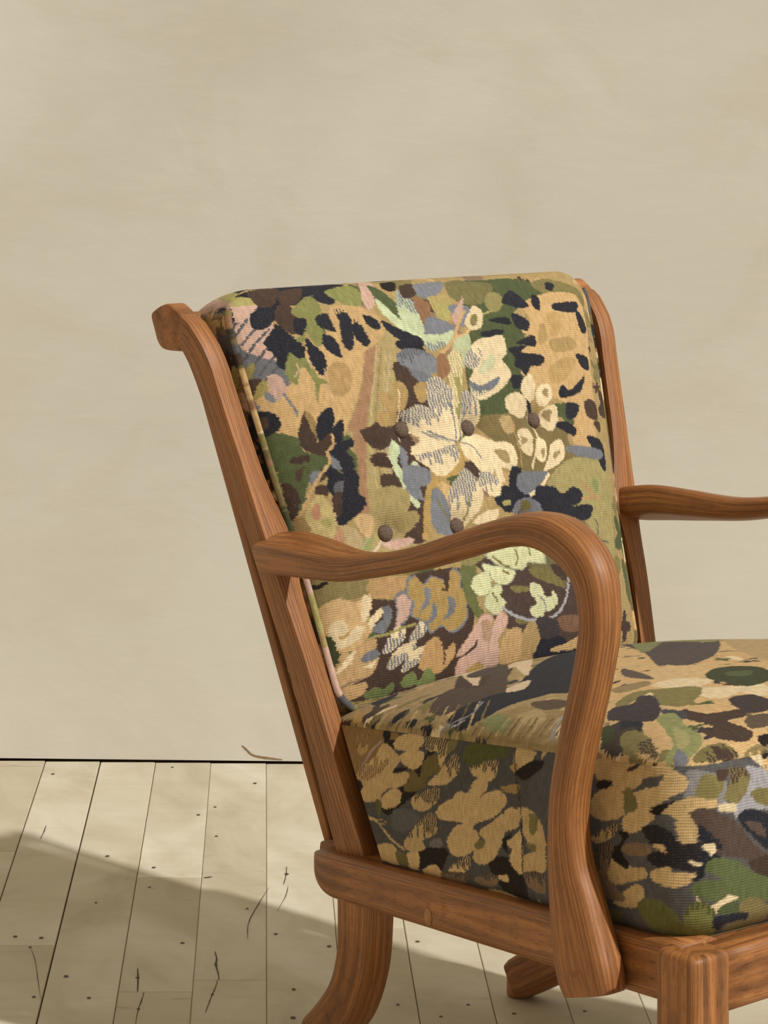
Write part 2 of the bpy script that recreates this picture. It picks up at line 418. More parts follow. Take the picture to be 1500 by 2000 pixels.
# arms: one bent piece each, from the post over the knuckle and down outside the rail
ARM = [  # px, py, u, half across, half in plane, roll, squareness
 (528,1079,-.268,.0205,.0165,16,5), (548,1080,-.271,.0225,.0175,18,5), (580,1082,-.276,.0240,.0175,20,4.6), (625,1092,-.283,.0245,.0160,15,4.2),
 (690,1106,-.293,.0230,.0130,7,3.6), (760,1101,-.303,.0210,.0115,0,3.3), (830,1088,-.312,.0200,.0118,0,3.1), (900,1067,-.320,.0200,.0125,0,3),
 (960,1048,-.326,.0200,.0130,0,2.9), (1010,1036,-.330,.0200,.0140,0,2.7), (1055,1035,-.333,.0200,.0165,0,2.5), (1098,1050,-.336,.0200,.0195,0,2.5),
 (1137,1083,-.338,.0200,.0205,0,2.5), (1161,1125,-.339,.0195,.0195,0,2.5), (1170,1175,-.340,.0185,.0180,0,2.4), (1171,1235,-.340,.0178,.0172,0,2.4),
 (1160,1310,-.340,.0174,.0168,0,2.4), (1143,1390,-.340,.0172,.0166,0,2.4), (1128,1460,-.340,.0172,.0166,0,2.4), (1115,1540,-.339,.0172,.0168,0,2.4),
 (1111,1610,-.339,.0172,.0176,0,2.5), (1116,1690,-.339,.0176,.0210,0,2.7), (1129,1770,-.340,.0182,.0270,0,3.0), (1143,1850,-.341,.0188,.0310,0,3.4),
 (1154,1905,-.342,.0188,.0320,0,3.6), (1161,1940,-.342,.0165,.0295,0,3.6)]
pts = []
for px, py, u, a, b, r, n in ARM: pts.append((*on(px, py, (1, 0, 0), u), a, b, r, n))
PTH = catmull(pts, 6)
for sgn in (1, -1):
    rings, uvs, acc = [], [], 0
    for i, q in enumerate(PTH):
        T = PTH[min(i+1, len(PTH)-1)][:3]-PTH[max(i-1, 0)][:3]
        if i: acc += np.linalg.norm(q[:3]-PTH[i-1][:3])
        s = section(q[:3], T, np.array([-1., 0, 0]), q[3], q[4], -q[5], q[6], 36)
        rings.append(s if sgn == 1 else mirror(s)); uvs.append(acc*4)
    loft('arm', rings, M_arm, chair, uvs=uvs)

# ------------------------------------------------------------------ woven picture: painted leaf by leaf into the cloth's own coordinates
def proj(P):                                             # local (u,v,w) -> photo pixels
    u, v, w_ = P[..., 0], P[..., 1], P[..., 2]
    X = X0+u*CS+v*SN; Y = Z0+u*SN-v*CS
    return np.stack([VPX+F_PX*X/Y, VPY+F_PX*(CAM_H-w_)/Y], -1)
class Cloth:
    RES = .0008
    def __init__(s, lo, hi, base, P=None, Q=None, sub=3):
        s.lo = np.array(lo, float); s.hi = np.array(hi, float)
        s.w, s.h = [int(x) for x in np.ceil((s.hi-s.lo)/s.RES)+2]
        s.a = np.zeros((s.h, s.w, 3)); s.a[:] = base
        if P is not None:
            s.px = proj(P[::sub, ::sub]).reshape(-1, 2); s.q = Q[::sub, ::sub].reshape(-1, 2)
    def inv(s, pts):
        pts = np.asarray(pts, float); out = np.zeros((len(pts), 2))
        for i, p in enumerate(pts):
            d = ((s.px-p)**2).sum(1); k = np.argpartition(d, 4)[:4]; ww = 1/(d[k]+.15)
            out[i] = (s.q[k]*ww[:, None]).sum(0)/ww.sum()
        return out
    def mask(s, poly):
        g = (poly-s.lo)/s.RES
        x0, y0 = np.maximum(np.floor(g.min(0)).astype(int)-1, 0); x1, y1 = np.ceil(g.max(0)).astype(int)+2
        x1, y1 = min(x1, s.w), min(y1, s.h)
        if x1 <= x0 or y1 <= y0: return None
        xx, yy = np.meshgrid(np.arange(x0, x1), np.arange(y0, y1)); ins = np.zeros(xx.shape, bool)
        n = len(g)
        for i in range(n):
            (xa, ya), (xb, yb) = g[i], g[(i+1) % n]
            if ya == yb: continue
            c = ((ya > yy) != (yb > yy)) & (xx < (xb-xa)*(yy-ya)/(yb-ya)+xa)
            ins ^= c
        return (slice(y0, y1), slice(x0, x1)), ins, xx, yy
    def poly(s, pts, col, smooth=4, hatch=None, edge=None, raw=False):
        p = np.asarray(pts, float) if raw else s.inv(pts)
        p = catmull(p, smooth, True) if smooth > 1 else p
        if edge:                                         # a rim of another thread colour round the shape
            c = p.mean(0); s.poly(c+(p-c)*(1+edge[1]), edge[0], 1, raw=True)
        r = s.mask(p)
        if r is None: return
        sl, ins, xx, yy = r
        col = np.asarray(col, float)*(1+RNG.uniform(-.05, .05))
        s.a[sl][ins] = col
        if hatch is not None:                            # vertical threads of a second colour entering from one side
            hc, frac, side = hatch
            y0, y1 = yy[ins].min() if ins.any() else 0, yy[ins].max() if ins.any() else 1
            per = 5; idx = (xx//per); lim = RNG.uniform(frac*.45, frac*1.25, idx.max()+2)[idx]
            t = (yy-y0)/max(y1-y0, 1); t = t if side < 0 else 1-t
            # position inside the shape along each column
            hm = ins & (xx % per < 3) & (t < lim)
            s.a[sl][hm] = np.asarray(hc, float)
    def stroke(s, pts, wid, col, raw=False):
        p = np.asarray(pts, float) if raw else s.inv(pts)
        p = catmull(p, 5); T = np.gradient(p, axis=0); T /= np.linalg.norm(T, axis=1)[:, None]+1e-9
        N = np.stack([-T[:, 1], T[:, 0]], 1)*wid/2
        s.poly(np.vstack([p+N, (p-N)[::-1]]), col, 1, raw=True)
    def lobed(s, c, r, n, col, rot=0, sq=1, **kw):
        th = np.linspace(0, 2*np.pi, n*6, endpoint=False)
        rr = r*(.72+.28*np.cos(n*th))*(1+RNG.uniform(-.08, .08, len(th)))
        x, y = rr*np.cos(th), rr*np.sin(th)*sq
        cr, sr = math.cos(rot), math.sin(rot)
        s.poly(np.stack([c[0]+x*cr-y*sr, c[1]+x*sr+y*cr], 1), col, 3, raw=True, **kw)
    def filler(s, palette, n, rmin, rmax, sq=(.5, 1)):
        for _ in range(n):
            c = s.lo+(s.hi-s.lo)*RNG.random(2)
            col = palette[RNG.integers(len(palette))]
            s.lobed(c, RNG.uniform(rmin, rmax), int(RNG.integers(2, 6)), col, RNG.uniform(0, 6.3), RNG.uniform(*sq))
    def sample(s, q):
        sh = q.shape[:-1]; g = (q.reshape(-1, 2)-s.lo)/s.RES
        r_ = np.random.default_rng(3); ny, nx_ = s.h//2+3, s.w//4+3      # weft by weft the threads start a little early or late
        jx = r_.normal(0, .7, (ny, 1))+r_.normal(0, .55, (ny, nx_)); jy = r_.normal(0, .45, (ny, nx_))
        iy = np.clip((g[:, 1]/2).astype(int), 0, ny-1); ix = np.clip((g[:, 0]/4).astype(int), 0, nx_-1)
        x = np.clip(g[:, 0]+jx[iy, ix], 0, s.w-1.01); y = np.clip(g[:, 1]+jy[iy, ix], 0, s.h-1.01)
        xi, yi = x.astype(int), y.astype(int); fx, fy = (x-xi)[:, None], (y-yi)[:, None]
        a = s.a
        c = (a[yi, xi]*(1-fx)+a[yi, xi+1]*fx)*(1-fy)+(a[yi+1, xi]*(1-fx)+a[yi+1, xi+1]*fx)*fy
        c = srgb(c); m_ = c.mean(1, keepdims=True)
        return ((m_+(c-m_)*.86)*.95).reshape(*sh, 3)

def grid_mesh(name, panels, parent, mat, cols=True):
    """panels: list of (P (n,m,3) local uvw, Q (n,m,2) cloth metres, C (n,m,3) linear colour, flip)"""
    Vs, Fs, Qs, Cs, off = [], [], [], [], 0
    for P, Q, Cc, flip in panels:
        n, m = P.shape[:2]
        Vs.append(np.stack([P[..., 0], -P[..., 1], P[..., 2]], -1).reshape(-1, 3)); Qs.append(Q.reshape(-1, 2)); Cs.append(Cc.reshape(-1, 3))
        i = np.arange(n*m).reshape(n, m); a, b, c, d = i[:-1, :-1], i[:-1, 1:], i[1:, 1:], i[1:, :-1]
        f = np.stack([a, b, c, d] if not flip else [d, c, b, a], -1).reshape(-1, 4)+off
        Fs.append(f); off += n*m
    V_, F_, Q_, C_ = map(np.concatenate, (Vs, Fs, Qs, Cs))
    me = bpy.data.meshes.new(name); me.vertices.add(len(V_)); me.vertices.foreach_set('co', V_.astype(np.float32).ravel())
    me.loops.add(F_.size); me.loops.foreach_set('vertex_index', F_.astype(np.int32).ravel())
    me.polygons.add(len(F_)); me.polygons.foreach_set('loop_start', np.arange(0, F_.size, 4, dtype=np.int32))
    me.update(calc_edges=True)
    me.polygons.foreach_set('use_smooth', np.ones(len(F_), bool))
    at = me.color_attributes.new('Col', 'FLOAT_COLOR', 'POINT')
    at.data.foreach_set('color', np.c_[C_, np.ones(len(C_))].astype(np.float32).ravel())
    uv = me.uv_layers.new(name='UVMap'); uv.data.foreach_set('uv', Q_[F_.ravel()].astype(np.float32).ravel())
    me.validate()
    return link(name, me, mat, parent)

# thread colours
T = (208, 171, 112); CR = (238, 216, 170); N = (38, 40, 50); B = (76, 58, 48); G = (84, 96, 58); O = (130, 120, 68); Y = (120, 124, 134)
MI = (196, 210, 166); PK = (208, 170, 152); LI = (170, 162, 92); RU = (152, 110, 76); K = (38, 31, 29); S = (172, 172, 180); D = (180, 148, 80)
O2 = (136, 138, 76); T2 = (216, 181, 122); DG = (64, 70, 42); GR = (94, 96, 102); BR = (146, 118, 90); TB = (176, 150, 94)

# ---- back cushion geometry: s runs up the back, q out of it
DN = np.array([0, .9505, .3110]); DU = np.array([0, -.3110, .9505]); BO = np.array([0, 0, .2579])
S0, S1 = .155, .612
BTN = [(-.099, .437), (-.005, .431), (.099, .432), (-.146, .330), (-.051, .326), (.050, .326)]
def back_hw(s):
    base = np.interp(s, [.15, .18, .286, .40, .49, .59, .62], [.222, .2245, .234, .250, .262, .273, .275])
    r = .042; d = np.clip(s-(S1-r), 0, r*.9999); cut = r-np.sqrt(r*r-d*d)
    r2 = .03; d2 = np.clip((S0+r2)-s, 0, r2*.9999); cut2 = r2-np.sqrt(r2*r2-d2*d2)
    return base-cut-cut2
def back_q(a, b, u, s):
    q = .054*np.clip(1-np.abs(a)**2.8, 0, 1)**.6*np.clip(1-np.abs(b)**3.0, 0, 1)**.55
    for bu, bs in BTN: q = q-.011*np.exp(-((u-bu)**2+(s-bs)**2)/.016**2)
    return q
def edgy(n, p=.55):                                      # -1..1, denser towards the ends
    x = np.linspace(-1, 1, n); return x*(1-p)+np.sin(x*math.pi/2)*p
def back_grid(na, nb, sign=1, depth=0):
    a = edgy(na)[None, :]; b = edgy(nb, .75)[:, None]; s = S0+(b+1)/2*(S1-S0)
    u = a*back_hw(s); s = s+0*a
    q = back_q(a, b, u, s) if sign > 0 else -depth-.012*np.clip(1-np.abs(a)**4, 0, 1)**.5*np.clip(1-np.abs(b)**4, 0, 1)**.5
    P = BO+u[..., None]*np.array([1, 0, 0])+s[..., None]*DU+q[..., None]*DN
    return P, np.stack([u, s], -1)
BP, BQ = back_grid(600, 540)
cb = Cloth((-.285, .145), (.285, .625), TB, BP, BQ)
def A_(p): return tile(250, 520, 3, p)
def B_(p): return tile(700, 520, 2.5, p)
def C_(p): return tile(480, 950, 3, p)
def D_(p): return tile(900, 950, 2.5, p)
def E_(p): return tile(560, 1350, 3, p)
def F_(p): return tile(950, 1450, 2.7273, p)
cb.filler([B, O, TB, T, BR, G], 160, .012, .03)
def back_picture(c):
    p, k = c.poly, c.stroke
    # --- grounds
    p(A_([(560,560),(900,560),(1180,380),(1400,430),(1370,640),(1320,880),(1240,1010),(1000,1030),(800,1010),(700,760),(600,640)]), T)
    p([(722,640),(782,640),(776,700),(764,800),(760,870),(775,930),(800,1000),(806,1080),(690,1080),(704,960),(690,860),(676,842),(700,770)], (168,150,96))
    p([(716,650),(738,650),(726,760),(716,850),(716,940),(724,1040),(700,1050),(702,950),(690,850),(680,838),(702,770)], (164,124,90))
    for x in range(5): k([(735+x*9,670+x*8),(726+x*9,800),(728+x*10,900),(742+x*9,1040)], .0016, ((196,182,128),(150,120,80),(186,170,112),(200,170,150),(172,160,90))[x])
    p(A_([(780,990),(1000,1005),(1040,1090),(1180,1110),(1130,1200),(1060,1270),(1030,1400),(980,1470),(920,1330),(840,1160)]), G)
    p(B_([(430,80),(590,70),(760,60),(860,90),(900,150),(760,220),(820,300),(790,420),(820,560),(760,640),(700,760),(560,760),(520,500),(540,300),(500,180)]), (78,88,54))
    p(B_([(420,80),(560,75),(650,90),(640,160),(560,190),(460,160)]), (122,116,70))
    p(B_([(900,60),(1000,80),(1080,120),(1100,200),(980,170),(900,130),(840,90)]), (132,122,70))
    p(B_([(560,760),(700,720),(830,740),(1000,770),(1030,860),(1060,900),(1200,930),(1240,1200),(1250,1420),(1150,1430),(900,1300),(800,1050),(700,900)]), (126,110,66))
    p(B_([(1000,960),(1100,930),(1210,960),(1235,1150),(1250,1430),(1180,1420),(1120,1260),(1000,1180),(920,1080)]), (170,158,98))
    p(B_([(170,470),(300,540),(360,700),(250,800),(300,900),(350,1000),(350,1100),(330,1340),(230,1330),(230,1200),(150,1120),(170,900),(30,830),(90,760),(200,690)]), B)
    p(C_([(690,560),(960,520),(1260,480),(1340,640),(1330,860),(1300,1100),(1000,1180),(720,1250),(560,1260),(640,1120),(760,900),(700,700)]), B)
    p(D_([(60,360),(240,320),(480,320),(560,420),(590,600),(590,800),(380,850),(280,720),(160,640),(200,500)]), (80,63,57))
    p(D_([(300,370),(420,330),(500,380),(520,480),(430,430)]), (112,104,64))
    # --- top left: pink sky with dark oak leaves
    p(A_([(560,235),(740,225),(770,270),(740,330),(850,325),(840,400),(890,470),(880,600),(760,570),(670,510),(600,430),(580,330)]), PK)
    p(A_([(610,440),(690,500),(800,540),(890,570),(950,650),(930,700),(830,650),(740,690),(690,670),(640,560)]), (104,106,112))
    for a in [((700,310),(660,370),(615,420)),((760,350),(700,420),(640,490)),((830,370),(750,450),(680,550)),((870,420),(800,500),(720,600)),((880,500),(820,570),(760,650)),((900,560),(850,620),(800,680)),((640,330),(610,370),(600,400))]:
        k(A_(a), .0026, (88,90,98))
    p(A_([(580,255),(620,280),(618,380),(595,430)]), N)
    p(A_([(550,190),(600,155),(690,150),(730,190),(745,228),(600,238)]), LI)
    p(A_([(620,150),(760,105),(1000,95),(1250,110),(1210,165),(1130,150),(1030,190),(980,230),(900,240),(870,310),(780,375),(725,350),(718,290),(760,240),(720,190),(640,180)]), N)
    p(A_([(700,150),(860,130),(870,200),(830,240),(760,235),(720,190)]), B); p(A_([(890,150),(1010,130),(1010,190),(960,230),(890,215)]), B)
    p(A_([(760,280),(830,270),(850,330),(790,370),(740,345)]), N)
    p(A_([(870,340),(950,400),(1032,470),(1030,545),(980,560),(940,610),(880,590),(862,530),(815,480),(800,440),(845,380)]), N)
    p(A_([(880,230),(960,240),(990,310),(980,400),(900,360),(860,300)]), B)
    p(A_([(980,300),(1040,255),(1065,330),(1030,405),(970,375)]), N)
    p(A_([(960,260),(1040,180),(1100,195),(1135,260),(1120,330),(1152,390),(1150,445),(1110,470),(1070,425),(1045,385),(1030,445),(985,430),(1030,395),(1048,310),(990,300)]), O2)
    p(A_([(1040,420),(1100,470),(1152,525),(1162,600),(1140,645),(1100,600),(1060,540)]), N)
    p(A_([(1145,400),(1200,415),(1245,480),(1257,535),(1210,520),(1148,470)]), N)
    p(A_([(1110,290),(1180,280),(1232,335),(1235,385),(1170,370),(1105,340)]), N)
    p(A_([(945,505),(1000,540),(1045,540),(1085,600),(1120,650),(1185,695),(1125,695),(1115,815),(1098,720),(1060,625),(1010,600),(990,695),(940,660),(918,610)]), O2)
    k(A_([(985,570),(1000,600),(980,650)]), .0016, PK); k(A_([(1050,540),(1075,600)]), .0014, PK); k(A_([(1150,600),(1175,720)]), .0014, PK)
    p(A_([(1080,135),(1180,165),(1215,212),(1160,222),(1090,190)]), N)
    p(A_([(1150,150),(1250,118),(1330,125),(1378,200),(1340,248),(1270,225),(1200,190)]), O2)
    p(A_([(1340,100),(1420,100),(1440,200),(1410,260),(1385,190)]), PK)
    p(A_([(1180,240),(1290,230),(1400,250),(1500,330),(1500,400),(1420,480),(1330,500),(1250,520),(1230,400),(1190,320)]), T)
    p(A_([(1205,250),(1280,268),(1312,330),(1325,440),(1308,492),(1268,472),(1250,400),(1235,320)]), N, hatch=(T,.2,1))
    p(A_([(1318,310),(1370,350),(1414,430),(1402,468),(1350,440),(1320,380)]), N, hatch=(T,.2,1))
    p(A_([(1375,285),(1440,305),(1480,350),(1462,374),(1405,345)]), N)
    p(A_([(1170,600),(1230,560),(1300,600),(1310,700),(1260,760),(1190,740)]), (186,152,96))
    # left edge
    p(A_([(685,600),(742,568),(738,620),(690,672)]), (152,138,74)); p(A_([(685,680),(780,665),(792,720),(762,765),(700,772)]), B)
    p(A_([(770,680),(830,690),(800,745),(720,795),(705,780)]), (156,142,78)); p(A_([(815,650),(880,636),(925,700),(912,762),(860,792),(828,740)]), PK)
    p(A_([(795,735),(850,765),(865,800),(810,780)]), Y); k(A_([(905,740),(950,800),(1000,880)]), .0022, Y); p(A_([(715,790),(770,830),(745,870),(725,840)]), Y)
    p(A_([(735,865),(810,848),(882,888),(897,935),(850,985),(785,1005),(755,940)]), N); p(A_([(770,890),(820,890),(825,940),(790,960)]), B)
    p(A_([(1008,930),(1035,850),(1085,885),(1105,960),(1112,1030),(1160,985),(1205,955),(1214,1050),(1170,1105),(1100,1103),(1030,1065),(998,1000)]), B)
    p(A_([(1036,855),(1085,885),(1108,1000),(1075,960)]), (150,124,72)); p(A_([(1108,900),(1172,825),(1205,850),(1202,940),(1145,1010),(1112,1020)]), N)
    p(A_([(1200,950),(1240,898),(1268,940),(1262,1020),(1312,1005),(1325,1050),(1285,1080),(1315,1130),(1325,1185),(1260,1205),(1200,1135),(1188,1080),(1212,1030),(1180,970)]), N)
    p(A_([(1150,1200),(1210,1165),(1250,1215),(1320,1190),(1356,1260),(1345,1320),(1385,1355),(1394,1400),(1362,1445),(1300,1490),(1240,1520),(1205,1430),(1200,1350),(1158,1300),(1170,1250)]), N)
    p(A_([(1175,1105),(1230,1140),(1255,1195),(1200,1180)]), Y); p(A_([(1065,1225),(1120,1195),(1125,1260),(1075,1290)]), Y); p(A_([(1210,1280),(1260,1260),(1260,1320),(1225,1350)]), GR)
    p(A_([(895,1275),(960,1285),(1005,1350),(992,1445),(955,1495),(925,1400)]), B); p(A_([(955,1128),(1062,1108),(1062,1145),(958,1155)]), B, 2); p(A_([(988,1205),(1035,1175),(1012,1250),(985,1268)]), B)
    k(A_([(1190,980),(1206,1040),(1170,1090),(1182,1150),(1120,1230),(1080,1310),(1040,1400),(1000,1470)]), .0034, T)
    p(A_([(1110,1285),(1172,1298),(1162,1352),(1098,1332)]), B); p(A_([(1200,1340),(1250,1330),(1255,1440),(1210,1480)]), B)
    p(A_([(1365,960),(1440,945),(1510,1000),(1510,1075),(1440,1062),(1375,1000)]), B); p(A_([(1425,1105),(1510,1095),(1510,1175),(1440,1165)]), B)
    # --- top centre
    p(B_([(0,90),(60,95),(90,150),(60,210),(20,170)]), PK)
    p(B_([(40,95),(120,125),(200,200),(260,310),(190,285),(100,190)]), G); p(B_([(180,115),(262,168),(312,230),(322,300),(352,342),(300,352),(230,290),(190,220)]), MI, hatch=(Y,.5,1))
    p(B_([(85,155),(170,230),(262,310),(315,345),(280,355),(175,285),(105,215)]), MI)
    p(B_([(115,265),(200,305),(300,348),(325,380),(260,394),(190,352),(130,300)]), N); p(B_([(190,360),(280,378),(335,425),(200,402)]), N)
    p(B_([(105,85),(172,78),(172,122),(120,114)]), K); p(B_([(198,100),(262,88),(284,140),(220,153)]), B); p(B_([(270,90),(400,76),(405,120),(362,152),(305,152),(276,120)]), Y)
    p(B_([(268,150),(342,178),(352,240),(322,292),(288,220)]), RU); p(B_([(340,150),(432,148),(444,210),(442,270),(390,252),(360,200)]), LI, hatch=(TB,.5,1))
    p(B_([(328,262),(370,248),(462,288),(472,312),(400,332),(328,332)]), Y); p(B_([(318,332),(400,334),(464,312),(452,362),(400,402),(350,412),(318,372)]), MI, hatch=(Y,.4,-1))
    p(B_([(470,350),(540,335),(545,420),(510,500),(490,570),(462,480)]), (196,206,160)); p(B_([(430,440),(500,430),(506,600),(498,780),(470,800),(450,620)]), LI, hatch=(CR,.6,1))
    p(B_([(440,200),(500,188),(545,210),(522,292),(488,282)]), Y); p(B_([(458,240),(498,170),(506,140),(512,200),(498,270),(474,282)]), PK)
    k(B_([(385,442),(440,392),(470,340),(490,280),(515,215)]), .0042, T); k(B_([(462,352),(530,322),(562,290)]), .003, T); k(B_([(595,240),(640,222),(680,200)]), .002, LI)
    p(B_([(535,235),(562,192),(602,220),(604,292),(560,312),(520,282)]), CR); p(B_([(548,245),(580,235),(575,285),(550,285)]), O)
    p(B_([(640,128),(692,138),(702,190),(670,224),(628,204),(618,160)]), (154,144,86))
    # right: great ochre leaf, serrated dark edge
    p(B_([(790,190),(860,150),(960,125),(1070,150),(1115,300),(1125,420),(1145,600),(1160,830),(1100,890),(1040,835),(1055,700),(900,610),(860,560),(790,520),(830,450),(765,420),(860,365),(795,310),(840,260)]), T)
    for q in ([(920,240),(975,230),(985,320),(940,340)],[(930,360),(1040,350),(1060,400),(960,420)],[(930,500),(1010,440),(1060,470),(1000,560),(940,570)],[(880,300),(910,280),(920,360),(880,380)]): p(B_(q), (184,152,92))
    for q in ([(698,172),(738,118),(792,150),(835,192),(782,204),(738,192)],[(748,228),(835,268),(824,314),(768,292)],[(640,258),(722,248),(744,284),(660,272)],[(598,322),(690,308),(704,332),(620,344)],
              [(770,372),(852,336),(864,392),(800,384)],[(728,402),(822,388),(794,420),(902,438),(892,482),(842,492),(822,534),(790,502),(758,482),(768,450)],[(955,182),(1066,176),(1055,224),(958,214)],
              [(846,138),(882,156),(884,214),(850,192)],[(1056,205),(1094,250),(1114,312),(1090,324),(1068,262)],[(1060,428),(1114,448),(1124,504),(1090,494)],[(1078,560),(1104,538),(1092,602),(1062,624),(1000,644),(976,622),(1000,578),(1030,610)],
              [(1016,670),(1076,680),(1064,734),(1020,744)],[(956,772),(1010,758),(1064,790),(1052,834),(1000,804)],[(776,600),(844,680),(834,726)],[(742,540),(790,530),(800,580),(760,600)],[(912,78),(955,90),(945,120),(915,110)]): p(B_(q), N, 3)
    p(B_([(188,432),(250,398),(332,418),(394,470),(382,514),(330,524),(258,502),(198,472)]), Y, hatch=(GR,.5,1)); p(B_([(240,500),(362,538),(374,574),(300,564)]), Y); p(B_([(388,430),(432,448),(444,522),(388,544)]), RU)
    # cream leaf upper right
    p(B_([(578,360),(640,345),(702,338),(724,420),(704,460),(742,510),(732,560),(684,612),(600,654),(556,622),(538,560),(560,500),(516,480),(536,410)]), CR)
    p(B_([(516,480),(536,410),(570,380),(600,400),(590,470),(560,505)]), CR, hatch=(Y,.9,-1)); p(B_([(540,560),(600,580),(680,540),(690,560),(620,625),(570,625)]), Y, hatch=(CR,.3,-1)); p(B_([(585,500),(630,440),(668,430),(660,490),(604,528)]), (206,208,164))
    for q in ([(168,572),(212,566),(242,610),(232,682),(200,714),(178,652)],[(268,582),(332,568),(344,640),(300,664)],[(98,622),(170,630),(184,702),(130,692)],[(78,724),(170,708),(194,760),(120,784)]): p(B_(q), (184,152,92))
    k(B_([(195,600),(200,690),(190,770),(205,860)]), .0018, CR)
    # the great maple leaf
    k(B_([(490,880),(500,980),(410,1020),(345,1100),(332,1340)]), .0095, D)
    p(B_([(336,560),(400,548),(462,620),(472,700),(490,770),(488,850),(430,800),(350,720)]), CR, hatch=(Y,.75,1)); p(B_([(492,770),(500,640),(525,606),(584,650),(594,720),(572,784),(530,780),(500,840)]), CR, hatch=(Y,.45,1))
    p(B_([(206,722),(290,676),(352,698),(424,760),(474,852),(400,834),(335,800),(255,780)]), CR, hatch=(Y,.75,1)); p(B_([(236,772),(330,800),(472,862),(400,904),(276,924),(256,890),(300,850),(236,802)]), CR)
    for t in range(7): k(B_([(290+t*22,800+t*6),(360+t*14,840+t*3)]), .0009, Y)
    p(B_([(276,932),(380,902),(472,872),(494,940),(452,1002),(400,1028),(345,984)]), CR, hatch=(Y,.5,1)); p(B_([(500,852),(560,818),(640,846),(686,870),(652,900),(664,960),(652,1014),(600,1004),(560,962),(516,922)]), CR)
    k(B_([(500,860),(560,880),(600,940)]), .0018, Y); k(B_([(330,800),(400,830),(480,860)]), .0018, Y); k(B_([(480,860),(470,760),(430,640)]), .0022, Y); k(B_([(500,850),(530,700)]), .0016, Y)
    p(B_([(520,986),(562,1020),(604,1080),(604,1160),(562,1222),(500,1284),(470,1272),(448,1200),(440,1100),(478,1040)]), CR, hatch=(Y,.55,1)); p(B_([(366,1080),(422,1120),(452,1222),(482,1304),(420,1314),(366,1272),(352,1180)]), Y)
    k(B_([(385,1130),(420,1200),(480,1280)]), .0022, O); k(B_([(540,1130),(530,1200),(500,1270)]), .002, O)
    p(B_([(586,1010),(640,1006),(692,1050),(704,1122),(660,1124),(606,1082)]), CR, hatch=(Y,.7,1)); p(B_([(556,1254),(620,1200),(684,1186),(674,1234),(600,1256)]), CR)
    # mint and grey sprig
    p(B_([(158,850),(202,880),(190,960),(230,1004),(270,950),(304,1000),(240,1012),(220,1060),(304,1162),(270,1164),(178,1012),(148,930)]), MI)
    p(B_([(200,880),(242,920),(242,970),(300,978),(356,1008),(342,1064),(300,1082),(324,1144),(258,1122),(218,1030)]), Y)
    for q in ([(28,800),(80,786),(154,840),(142,884),(60,872),(18,830)],[(68,920),(142,928),(164,984),(88,972)],[(118,1012),(192,1030),(204,1080),(150,1134),(108,1060)]): p(B_(q), B)
    p(B_([(98,1084),(232,1088),(254,1170),(200,1234),(128,1244),(58,1220)]), (174,156,98)); p(B_([(166,1254),(220,1208),(284,1198),(294,1240),(242,1294),(196,1304)]), (156,138,86))
    # cream cluster
    for q in ([(796,560),(842,526),(864,590),(842,664),(798,622)],[(876,590),(932,576),(944,640),(900,684),(868,652)],[(716,642),(782,616),(824,680),(802,744),(738,712)],[(896,702),(962,676),(974,750),(942,804),(886,772)],
              [(778,802),(832,796),(854,860),(842,924),(798,902)],[(868,842),(914,858),(914,954),(868,932)],[(938,872),(992,848),(1004,932),(960,974),(906,994),(930,932)],[(656,872),(742,866),(774,930),(762,994),(700,984),(722,1054),(678,1034)]): p(B_(q), CR)
    for q in ([(895,720),(940,700),(930,760)],[(790,830),(830,850),(800,870)],[(890,900),(912,890),(905,940)],[(950,910),(985,900),(960,945)],[(665,900),(720,900),(740,960),(700,950)],[(895,610),(925,600),(920,640)]): p(B_(q), (164,142,92))
    p(B_([(686,744),(740,728),(764,800),(722,814)]), (198,168,112)); k(B_([(745,740),(760,800),(790,900),(800,980)]), .0016, D); k(B_([(822,735),(862,800),(872,870),(850,992)]), .003, CR)
    # dark cluster under it
    p(B_([(746,980),(792,988),(794,1062),(738,1094)]), N); p(B_([(700,1080),(800,1080),(900,1110),(880,1190),(740,1200)]), N); p(B_([(786,1012),(860,998),(934,1008),(882,1062),(840,1114),(776,1082)]), Y); k(B_([(930,1015),(890,1080),(838,1116)]), .0045, CR)
    p(B_([(866,1080),(950,1076),(1000,1108),(1050,1076),(1094,1108),(1084,1154),(1034,1172),(1132,1166),(1144,1212),(1100,1246),(1040,1224),(960,1206),(896,1192)]), N)
    p(B_([(666,1132),(722,1118),(764,1160),(742,1204),(698,1182)]), N); p(B_([(706,1144),(744,1140),(740,1164),(710,1164)]), LI); p(B_([(778,1142),(850,1128),(894,1192),(756,1204)]), Y); p(B_([(795,1150),(830,1145),(835,1190),(795,1190)]), O)
    p(B_([(1116,830),(1182,848),(1206,950),(1202,1004),(1146,900)]), N); p(B_([(1036,872),(1182,898),(1184,944),(1100,932),(1016,902)]), Y)
    p(B_([(1138,1040),(1172,1058),(1162,1114)]), (146,156,96)); k(B_([(1080,1050),(1120,1090),(1165,1135)]), .003, (196,146,92)); k(B_([(1090,1134),(1140,1126),(1185,1144)]), .0024, (196,146,92))
    p(B_([(1106,660),(1152,656),(1168,742),(1118,732)]), B); p(B_([(1148,758),(1178,768),(1178,814)]), B); k(B_([(1150,1230),(1172,1270),(1168,1330),(1220,1350)]), .0018, GR)
    # --- lower left
    p(C_([(366,122),(430,46),(504,110),(534,220),(502,304),(430,292),(356,222)]), (190,172,110)); p(C_([(385,130),(420,100),(440,170),(400,200)]), (186,130,96)); p(C_([(440,210),(490,180),(500,250)]), LI)
